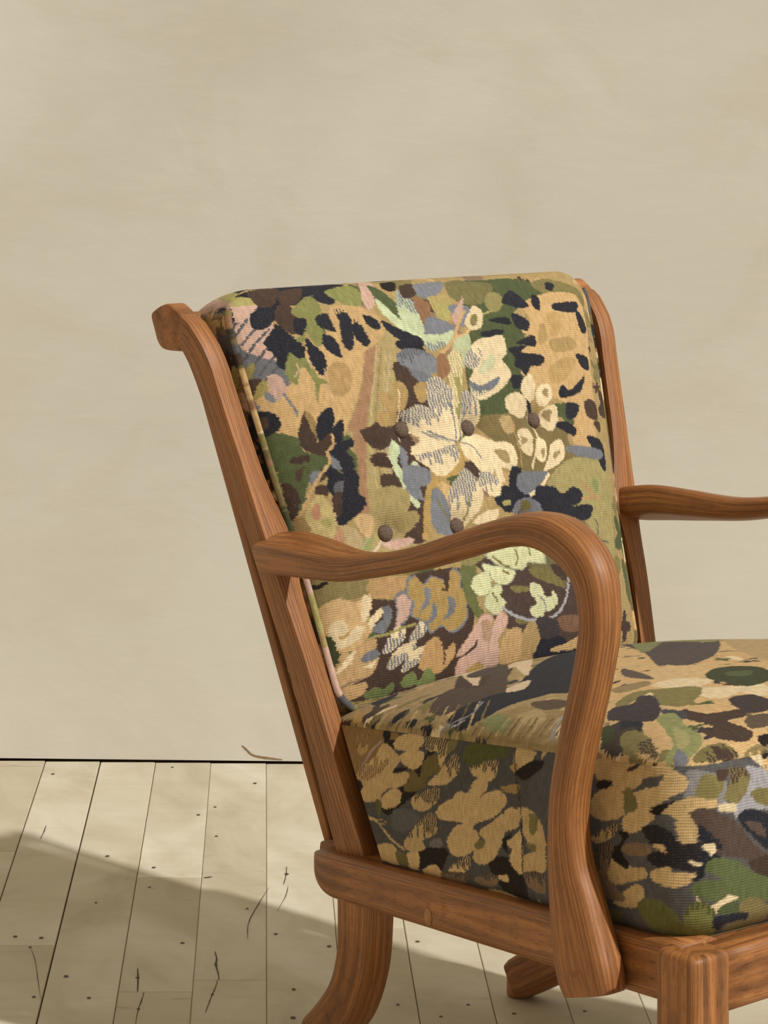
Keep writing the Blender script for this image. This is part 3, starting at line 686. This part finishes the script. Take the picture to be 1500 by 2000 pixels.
    p(C_([(276,204),(340,180),(384,262),(300,276)]), (150,124,74)); p(C_([(498,332),(560,228),(642,250),(706,330),(704,400),(560,380)]), (196,172,122)); p(C_([(520,300),(560,240),(580,320),(540,350)]), (186,140,104)); p(C_([(690,300),(740,290),(730,370),(690,380)]), (150,160,96))
    k(C_([(690,350),(705,320),(700,300)]), .0018, PK); k(C_([(740,390),(790,340),(810,290)]), .0024, (216,196,170))
    p(C_([(640,180),(720,160),(760,220),(720,300),(660,250)]), (204,170,116)); p(C_([(800,340),(880,310),(990,300),(960,340),(860,370)]), PK)
    p(C_([(340,548),(720,552),(710,640),(540,690),(410,730)]), (142,128,78)); k(C_([(370,590),(420,590),(470,560)]), .004, K)
    p(C_([(410,730),(540,656),(640,676),(725,630),(738,720),(704,800),(760,820),(700,900),(630,964),(500,964),(440,860)]), (210,174,118))
    p(C_([(720,560),(800,536),(944,518),(944,580),(882,654),(790,656),(728,642)]), (198,158,102), edge=((150,136,80),.07))
    p(C_([(484,830),(540,784),(584,806),(594,860),(562,902),(600,880),(640,826),(696,826),(674,884),(600,944),(540,954),(496,900)]), CR); k(C_([(545,890),(580,880),(620,840)]), .0024, D)
    p(C_([(686,646),(732,654),(728,742),(676,796)]), CR); p(C_([(716,786),(792,712),(804,742),(762,804),(738,836)]), CR)
    p(C_([(490,1086),(640,952),(764,894),(752,964),(682,1014),(774,998),(742,1094),(640,1154),(536,1194)]), (206,168,112)); p(C_([(526,1088),(600,996),(644,956),(624,1024),(560,1086)]), CR); p(C_([(690,1060),(740,1030),(770,1000),(740,1060)]), CR)
    p(C_([(526,1202),(704,1146),(694,1214),(600,1254),(536,1244)]), (196,158,104)); k(C_([(540,1190),(620,1150),(690,1130)]), .0024, BR)
    p(C_([(446,886),(512,896),(546,1004),(500,1066),(466,984)]), DG)
    p(C_([(736,834),(800,780),(806,700),(854,716),(844,804),(800,864)]), Y); p(C_([(674,1002),(760,954),(786,990),(700,1036)]), Y)
    p(C_([(884,660),(932,632),(966,680),(944,766),(912,806),(876,850),(888,740)]), PK, edge=(Y,.22))
    for q in ([(796,974),(870,836),(924,826),(934,884),(860,966)],[(956,894),(1030,776),(1066,806),(1054,864),(978,914)],[(826,1054),(880,956),(984,904),(994,944),(900,1044),(848,1074)],[(914,1074),(960,976),(1064,926),(1074,964),(1000,1044),(938,1084)]): p(C_(q), CR, hatch=(Y,.75,-1))
    k(C_([(750,880),(820,868),(920,830),(1000,800)]), .003, LI)
    p(C_([(1014,1044),(1060,916),(1132,886),(1162,962),(1212,914),(1230,970),(1172,1064),(1100,1106),(1044,1084)]), (194,154,98)); k(C_([(1162,962),(1165,1010),(1160,1040)]), .002, B)
    p(C_([(914,1176),(940,1104),(990,1086),(1014,1140),(1060,1064),(1106,1100),(1094,1150)]), (124,140,80)); p(C_([(684,1236),(760,1174),(804,1186),(866,1146),(854,1206),(760,1246)]), (118,130,72))
    p(C_([(956,560),(1000,526),(1042,580),(1090,534),(1162,556),(1184,616),(1202,496),(1254,516),(1254,590),(1314,596),(1336,650),(1292,690),(1294,750),(1262,814),(1200,846),(1150,812),(1090,846),(1056,790),(976,754),(990,690),(956,640)]), D, edge=(Y,.07))
    for q in ([(1048,588),(1084,616),(1072,694),(1016,736),(1050,660)],[(1098,678),(1124,720),(1102,786),(1054,806),(1090,740)],[(1188,638),(1224,668),(1212,744),(1156,784),(1184,720)]): p(C_(q), Y)
    k(C_([(1165,560),(1180,610),(1150,600)]), .003, B)
    # --- lower right under the arm
    p(D_([(0,380),(70,370),(80,560),(120,620),(90,650),(20,540)]), (104,110,62)); p(D_([(0,300),(80,310),(120,340),(60,380),(0,380)]), (150,142,84))
    for q in ([(126,332),(200,306),(270,296),(330,286),(394,308),(404,374),(330,372),(300,404),(220,394),(166,372)],[(106,382),(170,388),(224,398),(264,420),(232,474),(180,474),(138,432)],[(66,442),(132,418),(144,502),(100,534),(56,500)],[(116,562),(170,478),(204,500),(192,540),(219,560),(190,624),(138,604)]): p(D_(q), (214,218,166), edge=((150,156,130),.07))
    for q in ([(150,340),(200,380),(240,395)],[(260,310),(280,350),(270,385)],[(200,410),(240,430)],[(330,300),(340,340)],[(150,520),(180,560)]): k(D_(q), .0022, O)
    p(D_([(343,468),(392,488),(412,540),(440,530),(450,508),(478,560),(440,604),(412,612),(402,644),(368,644),(338,602),(372,570),(338,520)]), (216,220,170)); k(D_([(375,530),(410,570),(415,610)]), .0014, Y)
    p(D_([(336,400),(440,408),(514,492),(430,472),(358,442)]), O); p(D_([(242,490),(320,486),(334,506),(270,518)]), O); p(D_([(268,650),(330,642),(344,666),(280,672)]), O); p(D_([(440,380),(500,390),(520,460),(460,430)]), B)
    k(D_([(200,590),(260,630),(340,652),(420,650),(480,610),(515,540),(525,440)]), .0034, S)
    p(D_([(-20,830),(60,700),(110,626),(154,640),(152,694),(190,616),(229,640),(216,694),(180,754),(194,834),(160,874),(60,894),(-20,930),(-10,850),(60,800)]), PK, edge=((176,140,110),.05)); k(D_([(20,820),(70,780),(75,750)]), .003, B); p(D_([(100,660),(150,660),(140,760),(110,740)]), (186,150,120))
    p(D_([(186,864),(200,756),(240,696),(294,696),(296,800),(272,854)]), T); p(D_([(300,722),(350,656),(384,700),(374,794),(300,854)]), (186,156,100)); p(D_([(24,904),(80,858),(114,880),(60,914)]), D)
    p(D_([(352,850),(386,756),(430,716),(500,736),(524,780),(470,794),(580,796),(400,840)]), N); p(D_([(436,794),(510,766),(580,732),(580,784),(470,806)]), T); p(D_([(476,640),(580,630),(580,700),(500,704)]), (126,92,70)); p(D_([(370,640),(460,650),(480,720),(400,740)]), (66,60,62))
back_picture(cb)

BC = cb.sample(BQ)
# boxing strip round the edge and the plain rear panel
TH = .070
def loop_of(P): return np.concatenate([P[:-1, 0], P[-1, :-1], P[::-1, -1][:-1], P[0, ::-1][:-1]])   # left side up, top, right side down, bottom
def ring(loop, n): 
    Lp = np.vstack([loop, loop[:1]]); d = np.r_[0, np.cumsum(np.linalg.norm(np.diff(Lp, axis=0), axis=1))]
    q = np.linspace(0, d[-1], n); return np.stack([np.interp(q, d, Lp[:, i]) for i in range(3)], 1), q
RL_, RQ_ = ring(loop_of(BP), 1200)
m = 40; h = np.linspace(0, 1, m)
cen = BO+.39*DU
out = RL_-cen; out -= (out@DN)[:, None]*DN; out /= np.linalg.norm(out, axis=1)[:, None]
XP = RL_[:, None]-DN*(h*TH)[None, :, None]+out[:, None]*(.005*np.sin(np.pi*h)**.6)[None, :, None]
XQ = np.stack([RQ_[:, None]+0*h[None], (h*TH)[None]+0*RQ_[:, None]], -1)
cx = Cloth((0, -.003), (RQ_[-1]+.002, TH+.003), (120, 104, 66))
cx.filler([LI, O, T, N, B, RU, DG, TB, GR, PK, CR, T], 900, .008, .022)
RP, RQ2 = back_grid(90, 80, -1, TH)
rear = np.zeros(RP.shape)+srgb((150, 132, 88)); 
rb = cx.sample(np.stack([(RQ2[..., 0]+.3)*1.2, np.mod(RQ2[..., 1], TH)], -1))
XC = cx.sample(XQ)
r_u = RL_[:, 0]; r_s = (RL_-BO)@DU
topw = np.clip((r_s-(S1-.030))/.022, 0, 1)[:, None, None]
XT = cb.sample(np.stack([r_u[:, None]+0*h[None], np.clip(r_s[:, None]-.004-.35*TH*h[None], S0, S1)], -1))
XC = XC*(1-topw)+XT*topw
bcush = grid_mesh('back_cushion', [(BP, BQ, BC, True), (XP, XQ, XC, True), (RP, RQ2, rb, False)], chair, M_fab)
bcush['label'] = 'buttoned back cushion in leafy tapestry cloth'
def cord(name, loop, rad, clothcol, parent):
    n = len(loop); k = 8; nx = np.gradient(loop, axis=0); nx /= np.linalg.norm(nx, axis=1)[:, None]
    ref = DN if name == 'piping' else np.array([0, 0, 1.])
    n1 = np.cross(nx, ref); n1 /= np.linalg.norm(n1, axis=1)[:, None]; n2 = np.cross(nx, n1)
    th = np.linspace(0, 2*np.pi, k+1)
    P = loop[:, None]+rad*(np.cos(th)[None, :, None]*n1[:, None]+np.sin(th)[None, :, None]*n2[:, None])
    Cc = np.repeat(clothcol[:, None], k+1, 1)
    Q = np.stack(np.meshgrid(np.arange(k+1)*rad*.8, np.arange(n)*.0016), -1)
    return grid_mesh(name, [(P, Q, Cc, False)], parent, M_fab)
for sd in (0, -1):
    e = BP[10:-60, sd]; d_ = np.r_[0, np.cumsum(np.linalg.norm(np.diff(e, axis=0), axis=1))]; q_ = np.linspace(0, d_[-1], 330)
    e = np.stack([np.interp(q_, d_, e[:, i]) for i in range(3)], 1)
    cord('piping', e+DN*.0006, .0040, cx.sample(np.stack([q_*.45+(.1 if sd == 0 else .9), .012+.03*q_], -1)), bcush)
# cloth-covered buttons
def button(u, s):
    a = u/back_hw(np.array(s)); b = (s-S0)/(S1-S0)*2-1
    q = float(back_q(a, b, u, s)); V, Fc = [], []
    prof = [(0, .0078), (.0045, .0072), (.008, .0052), (.0098, .0020), (.0098, -.001), (.008, -.004)]
    k = 18; V.append((0, 0, prof[0][1]))
    for r, z in prof[1:]:
        for j in range(k): V.append((r*math.cos(2*math.pi*j/k), r*math.sin(2*math.pi*j/k), z))
    for j in range(k): Fc.append((0, 1+j, 1+(j+1) % k))
    for i in range(len(prof)-2):
        for j in range(k): Fc.append((1+i*k+j, 1+i*k+(j+1) % k, 1+(i+1)*k+(j+1) % k, 1+(i+1)*k+j))
    o = from_data('button', V, Fc, M_btn, bcush)
    p = BO+np.array([u, 0, 0])+s*DU+(q+.0005)*DN
    o.location = L(*p); o.rotation_euler = Vector(L(*DN)).to_track_quat('Z', 'Y').to_euler()
for u, s in BTN: button(u, s)

# ---- seat cushion
VR, VF = -.070, .522
def seat_grid(na, nt):
    a = edgy(na)[None, :]; t = (edgy(nt, .8)[:, None]+1)/2
    vn = VR+t*(VF-VR); hw = .237+.165*vn
    r = .050; d = np.clip(vn-(VF-r), 0, r*.9999); hw = hw-(r-np.sqrt(r*r-d*d))
    r = .025; d = np.clip((VR+r)-vn, 0, r*.9999); hw = hw-(r-np.sqrt(r*r-d*d))
    v = VR+t*(VF+.014*(1-a**2)-VR); u = a*hw
    b = 2*t-1
    dome = .050*np.clip(1-np.abs(a)**2.8, 0, 1)**.52*np.clip(1-np.abs(b)**3.2, 0, 1)**.52
    w_ = .402+.14*v+dome
    return np.stack([u, v+0*a, w_], -1), np.stack([u, v+0*a], -1)
def notch(P):                                            # the cushion's rear corners sit between the back posts
    vf = -(P[..., 2]-.2579)*.327; t = np.clip((P[..., 1]-vf-.003)/.026, 0, 1); t = t*t*(3-2*t)
    lim = (.2298+.1508*(P[..., 2]-.2579)-.0255)*(1-t)+.5*t
    lim = np.minimum(lim, .206+.8*np.maximum(P[..., 1]-vf, 0)+.1508*(P[..., 2]-.2579))
    P[..., 0] = np.clip(P[..., 0], -lim, lim); return P
SP, SQ = seat_grid(560, 520); SP = notch(SP)
ct = Cloth((-.345, -.075), (.345, .56), (172, 146, 98), SP, SQ)
ct.filler([O, B, N, T, TB, G, BR, CR], 230, .014, .040, (.4, .9))
def top_picture(c):
    p, k = c.poly, c.stroke
    p(D_([(0,930),(300,880),(560,850),(560,1240),(300,1270),(0,1210)]), (172,148,98)); p(D_([(700,800),(1500,800),(1500,1380),(1100,1370),(680,1290)]), (206,170,112))
    c.filler([O, B, (60,56,60), T, (150,128,84), G, BR, CR, (110,92,64), (196,170,116)], 420, .007, .020, (.3, .65))
    p(D_([(-20,1000),(60,936),(200,926),(254,960),(150,1014),(-20,1060)]), B); p(D_([(-20,1090),(100,1030),(250,1000),(400,956),(570,896),(570,964),(430,1014),(250,1064),(100,1144),(-20,1200)]), N)
    p(D_([(100,900),(300,876),(570,846),(570,892),(350,914),(100,944)]), (96,82,70));
    for q in ([(150,922),(300,886),(290,910),(200,934)],[(200,1004),(334,956),(310,990)],[(0,994),(104,956),(84,1004)],[(250,960),(350,930),(330,955)]): p(D_(q), (226,200,164))
    p(D_([(100,1154),(300,1076),(504,1096),(454,1204),(300,1264),(50,1204)]), (166,140,88)); p(D_([(116,1140),(230,1126),(224,1194),(138,1194)]), (132,138,86)); p(D_([(280,1120),(380,1090),(420,1150),(320,1170)]), (186,160,106))
    for t in range(16): k(D_([(60+t*27,1235-abs(t-8)*3),(100+t*27,1175-abs(t-8)*2),(130+t*27,1130)]), .0022, ((110,92,52),(196,170,112),(140,116,66))[t % 3])
    p(D_([(340,1060),(440,1040),(520,1050),(500,1080),(400,1090)]), (98,80,62)); k(D_([(440,1240),(450,1200),(500,1120)]), .003, (150,152,158))
    for q in ([(760,790),(900,778),(1254,798),(1234,832),(1000,874),(900,862),(770,834)],[(900,862),(1060,850),(1250,835),(1240,860),(1060,880)]): p(D_(q), (84,74,72))
    p(D_([(776,832),(900,808),(1004,840),(880,874),(786,862)]), (132,136,88)); p(D_([(930,830),(1200,815),(1240,825),(1100,845)]), (150,146,92)); p(D_([(1260,810),(1420,815),(1500,830),(1500,870),(1330,860)]), (186,158,108))
    p(D_([(954,884),(1180,876),(1236,930),(1184,984),(980,984),(896,960)]), (212,178,122)); p(D_([(936,972),(1050,938),(1180,936),(1226,950),(1164,984),(1354,976),(1344,1014),(1220,1034),(1080,994)]), CR); p(D_([(1340,985),(1440,960),(1500,975),(1500,1020),(1400,1010)]), CR)
    p(D_([(1236,892),(1360,876),(1484,886),(1520,940),(1400,974),(1280,954),(1196,930)]), DG); p(D_([(1300,905),(1420,900),(1400,925),(1310,925)]), G)
    p(D_([(740,990),(900,950),(920,970),(780,1010)]), (150,128,84)); p(D_([(790,890),(900,920),(940,940),(800,930)]), (92,80,70))
    p(D_([(756,1064),(840,1006),(1000,986),(1164,976),(1166,1024),(1080,1074),(960,1064),(880,1034),(800,1074)]), O); p(D_([(880,1030),(930,1005),(935,1035)]), CR)
    p(D_([(736,1084),(840,1060),(870,1026),(944,1026),(976,1090),(944,1144),(880,1154),(884,1204),(780,1224),(716,1184),(780,1144),(716,1140)]), (62,54,58)); p(D_([(780,1150),(880,1150),(870,1200),(800,1215)]), N)
    p(D_([(1086,1086),(1200,1110),(1384,1086),(1384,1124),(1300,1144),(1424,1200),(1384,1246),(1260,1234),(1166,1194),(1240,1174),(1096,1134)]), B); p(D_([(1306,1040),(1420,1016),(1520,1050),(1520,1084),(1400,1104)]), (70,58,58)); p(D_([(980,1090),(1090,1100),(1090,1140),(1000,1120)]), (76,76,80))
    p(D_([(1390,1130),(1500,1110),(1520,1160),(1420,1180)]), (96,80,64)); p(D_([(1450,1220),(1520,1210),(1520,1280),(1470,1270)]), K)
    p(D_([(956,1130),(1040,1106),(1104,1170),(1176,1220),(1164,1284),(1080,1354),(996,1344),(1040,1264),(1006,1204)]), (146,152,92)); p(D_([(1040,1180),(1100,1200),(1120,1250),(1060,1280)]), (178,172,108))
    p(D_([(1126,1344),(1200,1266),(1284,1256),(1354,1310),(1374,1384),(1250,1404)]), O, hatch=(B,.6,1)); p(D_([(1220,1270),(1300,1290),(1330,1350),(1260,1330)]), B); p(D_([(1376,1324),(1440,1264),(1520,1276),(1520,1364),(1420,1374)]), (140,124,76))
    p(D_([(716,1214),(860,1176),(890,1260),(780,1314),(686,1284)]), (72,60,52)); p(D_([(780,1220),(860,1190),(930,1240),(960,1330),(880,1300),(800,1310)]), O, hatch=(B,.5,1)); p(D_([(690,1180),(740,1170),(750,1220),(690,1260)]), DG)
    p(D_([(1040,1370),(1060,1280),(1110,1330),(1100,1400)]), Y)
    # near the back, left of the arm
    p(C_([(760,1240),(950,1176),(1190,1126),(1300,1110),(1000,1200),(860,1250)]), CR); p(C_([(1080,1300),(1200,1236),(1400,1196),(1520,1150),(1520,1214),(1330,1264),(1250,1304),(1140,1344)]), (82,67,56)); p(C_([(1180,1376),(1290,1286),(1520,1206),(1520,1264),(1350,1344),(1260,1396)]), N)
    p(C_([(1300,1150),(1500,1100),(1510,1130),(1350,1170)]), (86,76,64)); p(C_([(736,1314),(870,1236),(890,1262),(780,1314)]), N); p(C_([(846,1374),(950,1304),(940,1344),(860,1394)]), N); p(C_([(1026,1414),(1094,1396),(1086,1454),(1036,1444)]), N); p(C_([(930,1390),(1000,1360),(990,1400),(950,1420)]), N)
    p(C_([(516,1340),(600,1280),(644,1290),(560,1356)]), (96,98,58)); p(C_([(640,1300),(740,1260),(720,1310),(640,1340)]), (124,116,66)); p(C_([(630,1370),(660,1330),(680,1370),(650,1400)]), D); p(C_([(1390,1370),(1500,1330),(1500,1420),(1420,1430)]), (128,132,82))
    for t in range(12): k(C_([(700+t*60,1440-t*1),(730+t*60,1390-t*4),(770+t*60,1340-t*8)]), .0022, ((120,98,56),(204,176,118),(150,122,70))[t % 3])
    k(C_([(1140,1450),(1250,1370),(1330,1330),(1390,1260)]), .0028, (140,142,148)); k(C_([(1200,1420),(1290,1370)]), .002, S)
top_picture(ct)

sl, sq_ = ring(loop_of(SP)[:, :], 1800)                  # up the left side (rear to front), along the front, back down the right side
m = 130; h = np.linspace(0, 1, m)                        # 0 = top seam, 1 = bottom
cen = np.array([0, .25, 0]); tang = np.roll(sl, -1, 0)-np.roll(sl, 1, 0); tang[:, 2] = 0
tang[0] = sl[1]-sl[0]; tang[-1] = tang[0]; tang[:, 2] = 0
out = np.stack([-tang[:, 1], tang[:, 0], 0*tang[:, 0]], 1); out /= np.linalg.norm(out, axis=1)[:, None]
wb = .263+.116*sl[:, 1]
bulge = .010*np.sin(np.pi*np.clip(h, 0, 1))**.6-.009*np.clip((h-.86)/.14, 0, 1)**2
GP = sl[:, None]+out[:, None]*bulge[None, :, None]
GP[..., 2] = sl[:, None, 2]*(1-h)[None]+wb[:, None]*h[None]
GP = notch(GP)
GQ = np.stack([sq_[:, None]+0*h[None], .15*(1-h)[None]+0*sq_[:, None]], -1)
cs_ = Cloth((-.002, -.004), (sq_[-1]+.004, .156), (74, 68, 64), GP[:1150], GQ[:1150], 1)
cs_.px = cs_.px.reshape(1150, m, 2)[::2, ::3].reshape(-1, 2); cs_.q = cs_.q.reshape(1150, m, 2)[::2, ::3].reshape(-1, 2)
cs_.filler([(84, 82, 82), K, GR, BR, O, T2, G, B], 500, .014, .034)
cs_.filler([T2, T2, K, O, T2, G, CR], 420, .010, .026)
def side_picture(c):
    p, k = c.poly, c.stroke
    GB = (84,82,82)
    p(E_([(300,180),(900,260),(1500,330),(1500,1260),(1000,1130),(560,1000),(330,420)]), GB); p(F_([(330,10),(1000,120),(1500,160),(1500,1000),(1160,1080),(600,960),(330,880)]), (92,90,92))
    p(E_([(300,190),(620,225),(640,300),(560,420),(430,560),(400,500)]), (158,122,70)); p(E_([(420,260),(480,260),(470,350),(420,370)]), (196,160,100), hatch=((120,90,50),.6,1)); k(E_([(560,290),(500,350),(440,440)]), .0028, (176,156,150)); p(E_([(570,230),(610,230),(600,300),(570,300)]), K)
    for q in ([(640,420),(720,456),(780,446),(830,346),(864,350),(804,440),(794,524),(740,470)],[(596,484),(660,446),(704,470),(610,504)],[(626,584),(700,556),(764,590),(700,644),(600,724),(546,684),(640,684),(660,620)],[(590,300),(640,290),(620,350)],
              [(776,940),(860,916),(944,940),(924,1014),(900,1064),(830,1024),(786,1044)],[(1186,990),(1280,966),(1344,1050),(1394,1100),(1424,1214),(1320,1194),(1236,1120),(1196,1060)],[(440,500),(460,620),(430,640)],[(1250,880),(1320,830),(1290,900),(1300,960)],[(420,640),(470,700),(540,860),(500,840)]): p(E_(q), K)
    p(E_([(796,430),(860,366),(924,420),(884,474),(830,504),(800,574),(696,584),(686,500),(740,466),(780,504)]), (122,106,58)); p(E_([(930,290),(1000,285),(990,330),(940,370)]), O)
    H = (70,64,60)
    for q in ([(634,290),(700,246),(794,246),(804,300),(772,340),(804,370),(784,434),(730,464),(686,430),(656,390),(700,350),(634,340)],
              [(426,484),(520,376),(560,306),(624,336),(664,400),(620,474),(704,466),(714,514),(660,564),(600,564),(560,604),(540,644),(486,644),(456,600),(456,540)],[(556,624),(610,576),(664,586),(664,654),(600,684),(556,674)],
              [(876,704),(920,646),(970,630),(1000,586),(1060,590),(1100,526),(1164,506),(1176,570),(1120,624),(1180,586),(1254,586),(1290,640),(1262,694),(1200,744),(1120,774),(1090,800),(1124,840),(1104,924),(1040,966),(976,964),(946,910),(946,850),(990,790),(1040,780),(956,764),(896,744)],
              [(1126,824),(1190,776),(1260,716),(1310,676),(1364,720),(1354,804),(1280,834),(1254,904),(1220,984),(1150,1014),(1096,990),(1106,920),(1160,880)],[(1286,894),(1340,846),(1374,830),(1394,1054),(1360,1064),(1306,990),(1320,930)],
              [(546,914),(600,886),(654,950),(664,1014),(600,1004)],[(696,964),(750,926),(779,980),(774,1044),(716,1034)],[(796,1064),(860,1016),(914,1080),(860,1104)],[(1236,1080),(1290,1076),(1304,1114),(1250,1104)],[(1176,1160),(1280,1176),(1430,1240),(1300,1214)],
              [(1346,330),(1454,336),(1444,400),(1346,474)],[(1356,680),(1440,706),(1510,820),(1510,964),(1440,924),(1396,860),(1370,760)],[(1386,964),(1510,946),(1510,1064),(1396,1054)]): p(E_(q), T2)
    p(E_([(426,484),(520,376),(560,320),(600,400),(560,470),(470,520)]), T2, hatch=((140,108,62),.8,-1))
    for q in ([(820,266),(934,271),(938,340),(924,404),(898,444),(880,360),(826,350)],[(826,544),(900,466),(970,376),(1004,380),(1014,454),(970,524),(910,554)],[(736,624),(800,586),(884,556),(894,620),(850,684),(790,704),(736,674)],
              [(1076,454),(1190,396),(1244,420),(1224,504),(1170,524),(1100,504)],[(686,904),(730,816),(830,716),(884,740),(874,834),(800,874),(814,920),(740,944)],[(946,1044),(1060,966),(1074,1034),(1000,1084)]): p(E_(q), T2, hatch=(H,.6,1))
    p(E_([(1031,384),(1080,306),(1180,286),(1294,330),(1284,384),(1180,404),(1120,434),(1060,434)]), (90,96,44)); p(E_([(1106,884),(1160,866),(1154,914),(1110,924)]), O)
    for q in ([(916,1060),(1050,1066),(1064,1114),(1000,1134),(926,1100)],[(1106,1090),(1200,1066),(1244,1100),(1210,1144),(1116,1120)],[(1396,1064),(1510,1076),(1510,1184),(1416,1150)]): p(E_(q), BR, hatch=(H,.5,1))
    p(E_([(1256,564),(1354,546),(1354,594),(1290,594)]), D); p(E_([(1306,444),(1354,426),(1354,484)]), D); p(E_([(1346,474),(1450,404),(1510,430),(1400,524)]), K); p(E_([(1420,720),(1470,730),(1460,830),(1430,830)]), O); p(E_([(1400,900),(1460,900),(1440,950)]), O)
    k(E_([(440,620),(500,700),(580,780),(540,760),(600,860),(690,925)]), .0034, T2); p(E_([(520,640),(560,660),(540,740)]), (110,104,58)); p(E_([(640,940),(700,960),(720,1030),(660,1010)]), (122,112,62)); k(E_([(1340,330),(1375,760),(1440,1240)]), .0016, (52,44,38))
    p(E_([(620,700),(720,690),(780,740),(700,820),(620,800)]), (98,96,96)); p(E_([(840,880),(900,860),(910,910),(850,920)]), (120,112,108))
    # right of the arm upright
    for q in ([(596,62),(800,96),(982,130),(930,174),(850,194),(790,244),(720,254),(646,214),(590,200)],[(555,384),(566,290),(640,236),(724,256),(744,330),(734,384),(660,414),(600,414)],
              [(766,280),(840,246),(920,226),(950,166),(1010,156),(1070,200),(1064,254),(1000,284),(950,314),(894,350),(904,394),(850,444),(800,479),(736,474),(721,420),(770,356),(804,340)],
              [(936,370),(1010,316),(1110,286),(1226,296),(1214,354),(1110,374),(1124,430),(1134,484),(1100,544),(1036,534),(1006,460),(1000,400)],[(866,704),(960,656),(1000,690),(1136,700),(1104,744),(1000,774),(896,744)],
              [(640,604),(700,586),(764,660),(844,666),(846,724),(780,744),(700,756),(640,724)],[(736,794),(800,756),(844,800),(824,864),(760,884),(676,854)]): p(F_(q), T2)
    p(F_([(746,144),(814,96),(804,134),(760,154)]), B); p(F_([(736,270),(772,246),(806,350),(738,374)]), O); p(F_([(600,205),(670,210),(640,245),(590,240)]), K); p(F_([(880,350),(1000,310),(950,360),(900,390)]), K)
    p(F_([(826,454),(920,446),(1000,496),(1034,544),(1134,540),(1146,600),(1166,640),(1120,694),(980,664),(896,654),(856,600),(930,574),(964,556),(876,540)]), (46,42,46)); p(F_([(640,580),(720,530),(700,480),(760,490),(720,560),(760,650),(740,670)]), K); p(F_([(880,550),(940,545),(960,590),(930,575)]), T2)
    p(F_([(1060,150),(1100,146),(1234,170),(1284,220),(1274,334),(1226,354),(1230,294),(1110,280),(1060,290),(1074,200)]), (140,138,140)); p(F_([(1386,126),(1520,170),(1520,344),(1400,354),(1350,424),(1306,334),(1390,250)]), (172,170,178)); p(F_([(1240,330),(1330,330),(1330,370),(1250,370)]), CR)
    p(F_([(1116,254),(1160,176),(1244,186),(1264,240),(1220,304),(1136,294)]), O); p(F_([(1266,294),(1300,200),(1286,136),(1394,150),(1394,244),(1340,324),(1286,314)]), (134,122,72), hatch=(B,.5,1)); p(F_([(1406,264),(1510,246),(1510,334),(1440,314)]), O); p(F_([(1230,150),(1290,140),(1270,200),(1230,200)]), B)
    p(F_([(1086,374),(1170,346),(1250,376),(1344,440),(1404,520),(1454,560),(1510,620),(1440,696),(1380,624),(1260,604),(1186,584),(1130,534),(1120,450)]), (92,74,66)); p(F_([(1120,440),(1180,470),(1260,560),(1180,570),(1140,540)]), N); p(F_([(1336,404),(1400,356),(1510,396),(1510,564),(1420,504)]), N); p(F_([(1380,420),(1460,430),(1490,500),(1430,480)]), (92,74,66)); p(F_([(1400,640),(1510,600),(1510,720),(1440,700)]), B)
    p(F_([(1140,580),(1260,610),(1190,640),(1150,720),(1090,740),(1130,680)]), N); p(F_([(1151,550),(1219,541),(1207,604)]), CR, 2); p(F_([(1081,625),(1154,646),(1140,660),(1096,654)]), CR, 2)
    p(F_([(586,540),(680,556),(644,700),(680,764),(744,844),(640,824),(596,700)]), BR, hatch=(H,.5,1)); p(F_([(556,500),(694,426),(684,494),(600,534)]), T2, hatch=(H,.6,1)); p(F_([(716,560),(780,536),(870,550),(860,600),(750,600)]), BR)
    p(F_([(1166,654),(1230,616),(1334,626),(1424,690),(1510,730),(1510,834),(1380,844),(1230,854),(1116,820),(1086,780),(1150,736),(1254,730),(1176,690)]), (96,108,64)); p(F_([(1106,820),(1200,864),(1290,816),(1344,830),(1260,874),(1210,914),(1146,860)]), CR)
    p(F_([(806,864),(900,836),(1000,900),(1064,1000),(1064,1080),(900,1010)]), (112,114,60)); p(F_([(640,890),(720,900),(720,950),(660,960)]), O); p(F_([(1056,894),(1130,846),(1204,880),(1224,964),(1190,1070),(1090,1080),(1056,994)]), (124,128,66), hatch=((84,90,48),.35,1))
    p(F_([(1226,904),(1300,846),(1364,880),(1330,924)]), G); p(F_([(1346,864),(1430,826),(1494,860),(1464,954),(1366,954)]), (132,118,70)); p(F_([(1206,934),(1384,906),(1374,954),(1280,964),(1226,1004)]), N); p(F_([(1256,994),(1340,946),(1444,960),(1380,1014),(1276,1044)]), (124,114,70))
side_picture(cs_)

bt = SP[::20, ::20].copy(); bt[..., 2] = .264+.118*bt[..., 1]; bt[..., 0] *= .985
btc = np.zeros(bt.shape)+srgb((150, 132, 100))
scush = grid_mesh('seat_cushion', [(SP, SQ, ct.sample(SQ), True), (GP, GQ, cs_.sample(GQ), True), (bt, SQ[::20, ::20], btc, False)], chair, M_fab)
scush['label'] = 'deep boxed seat cushion in leafy tapestry cloth'
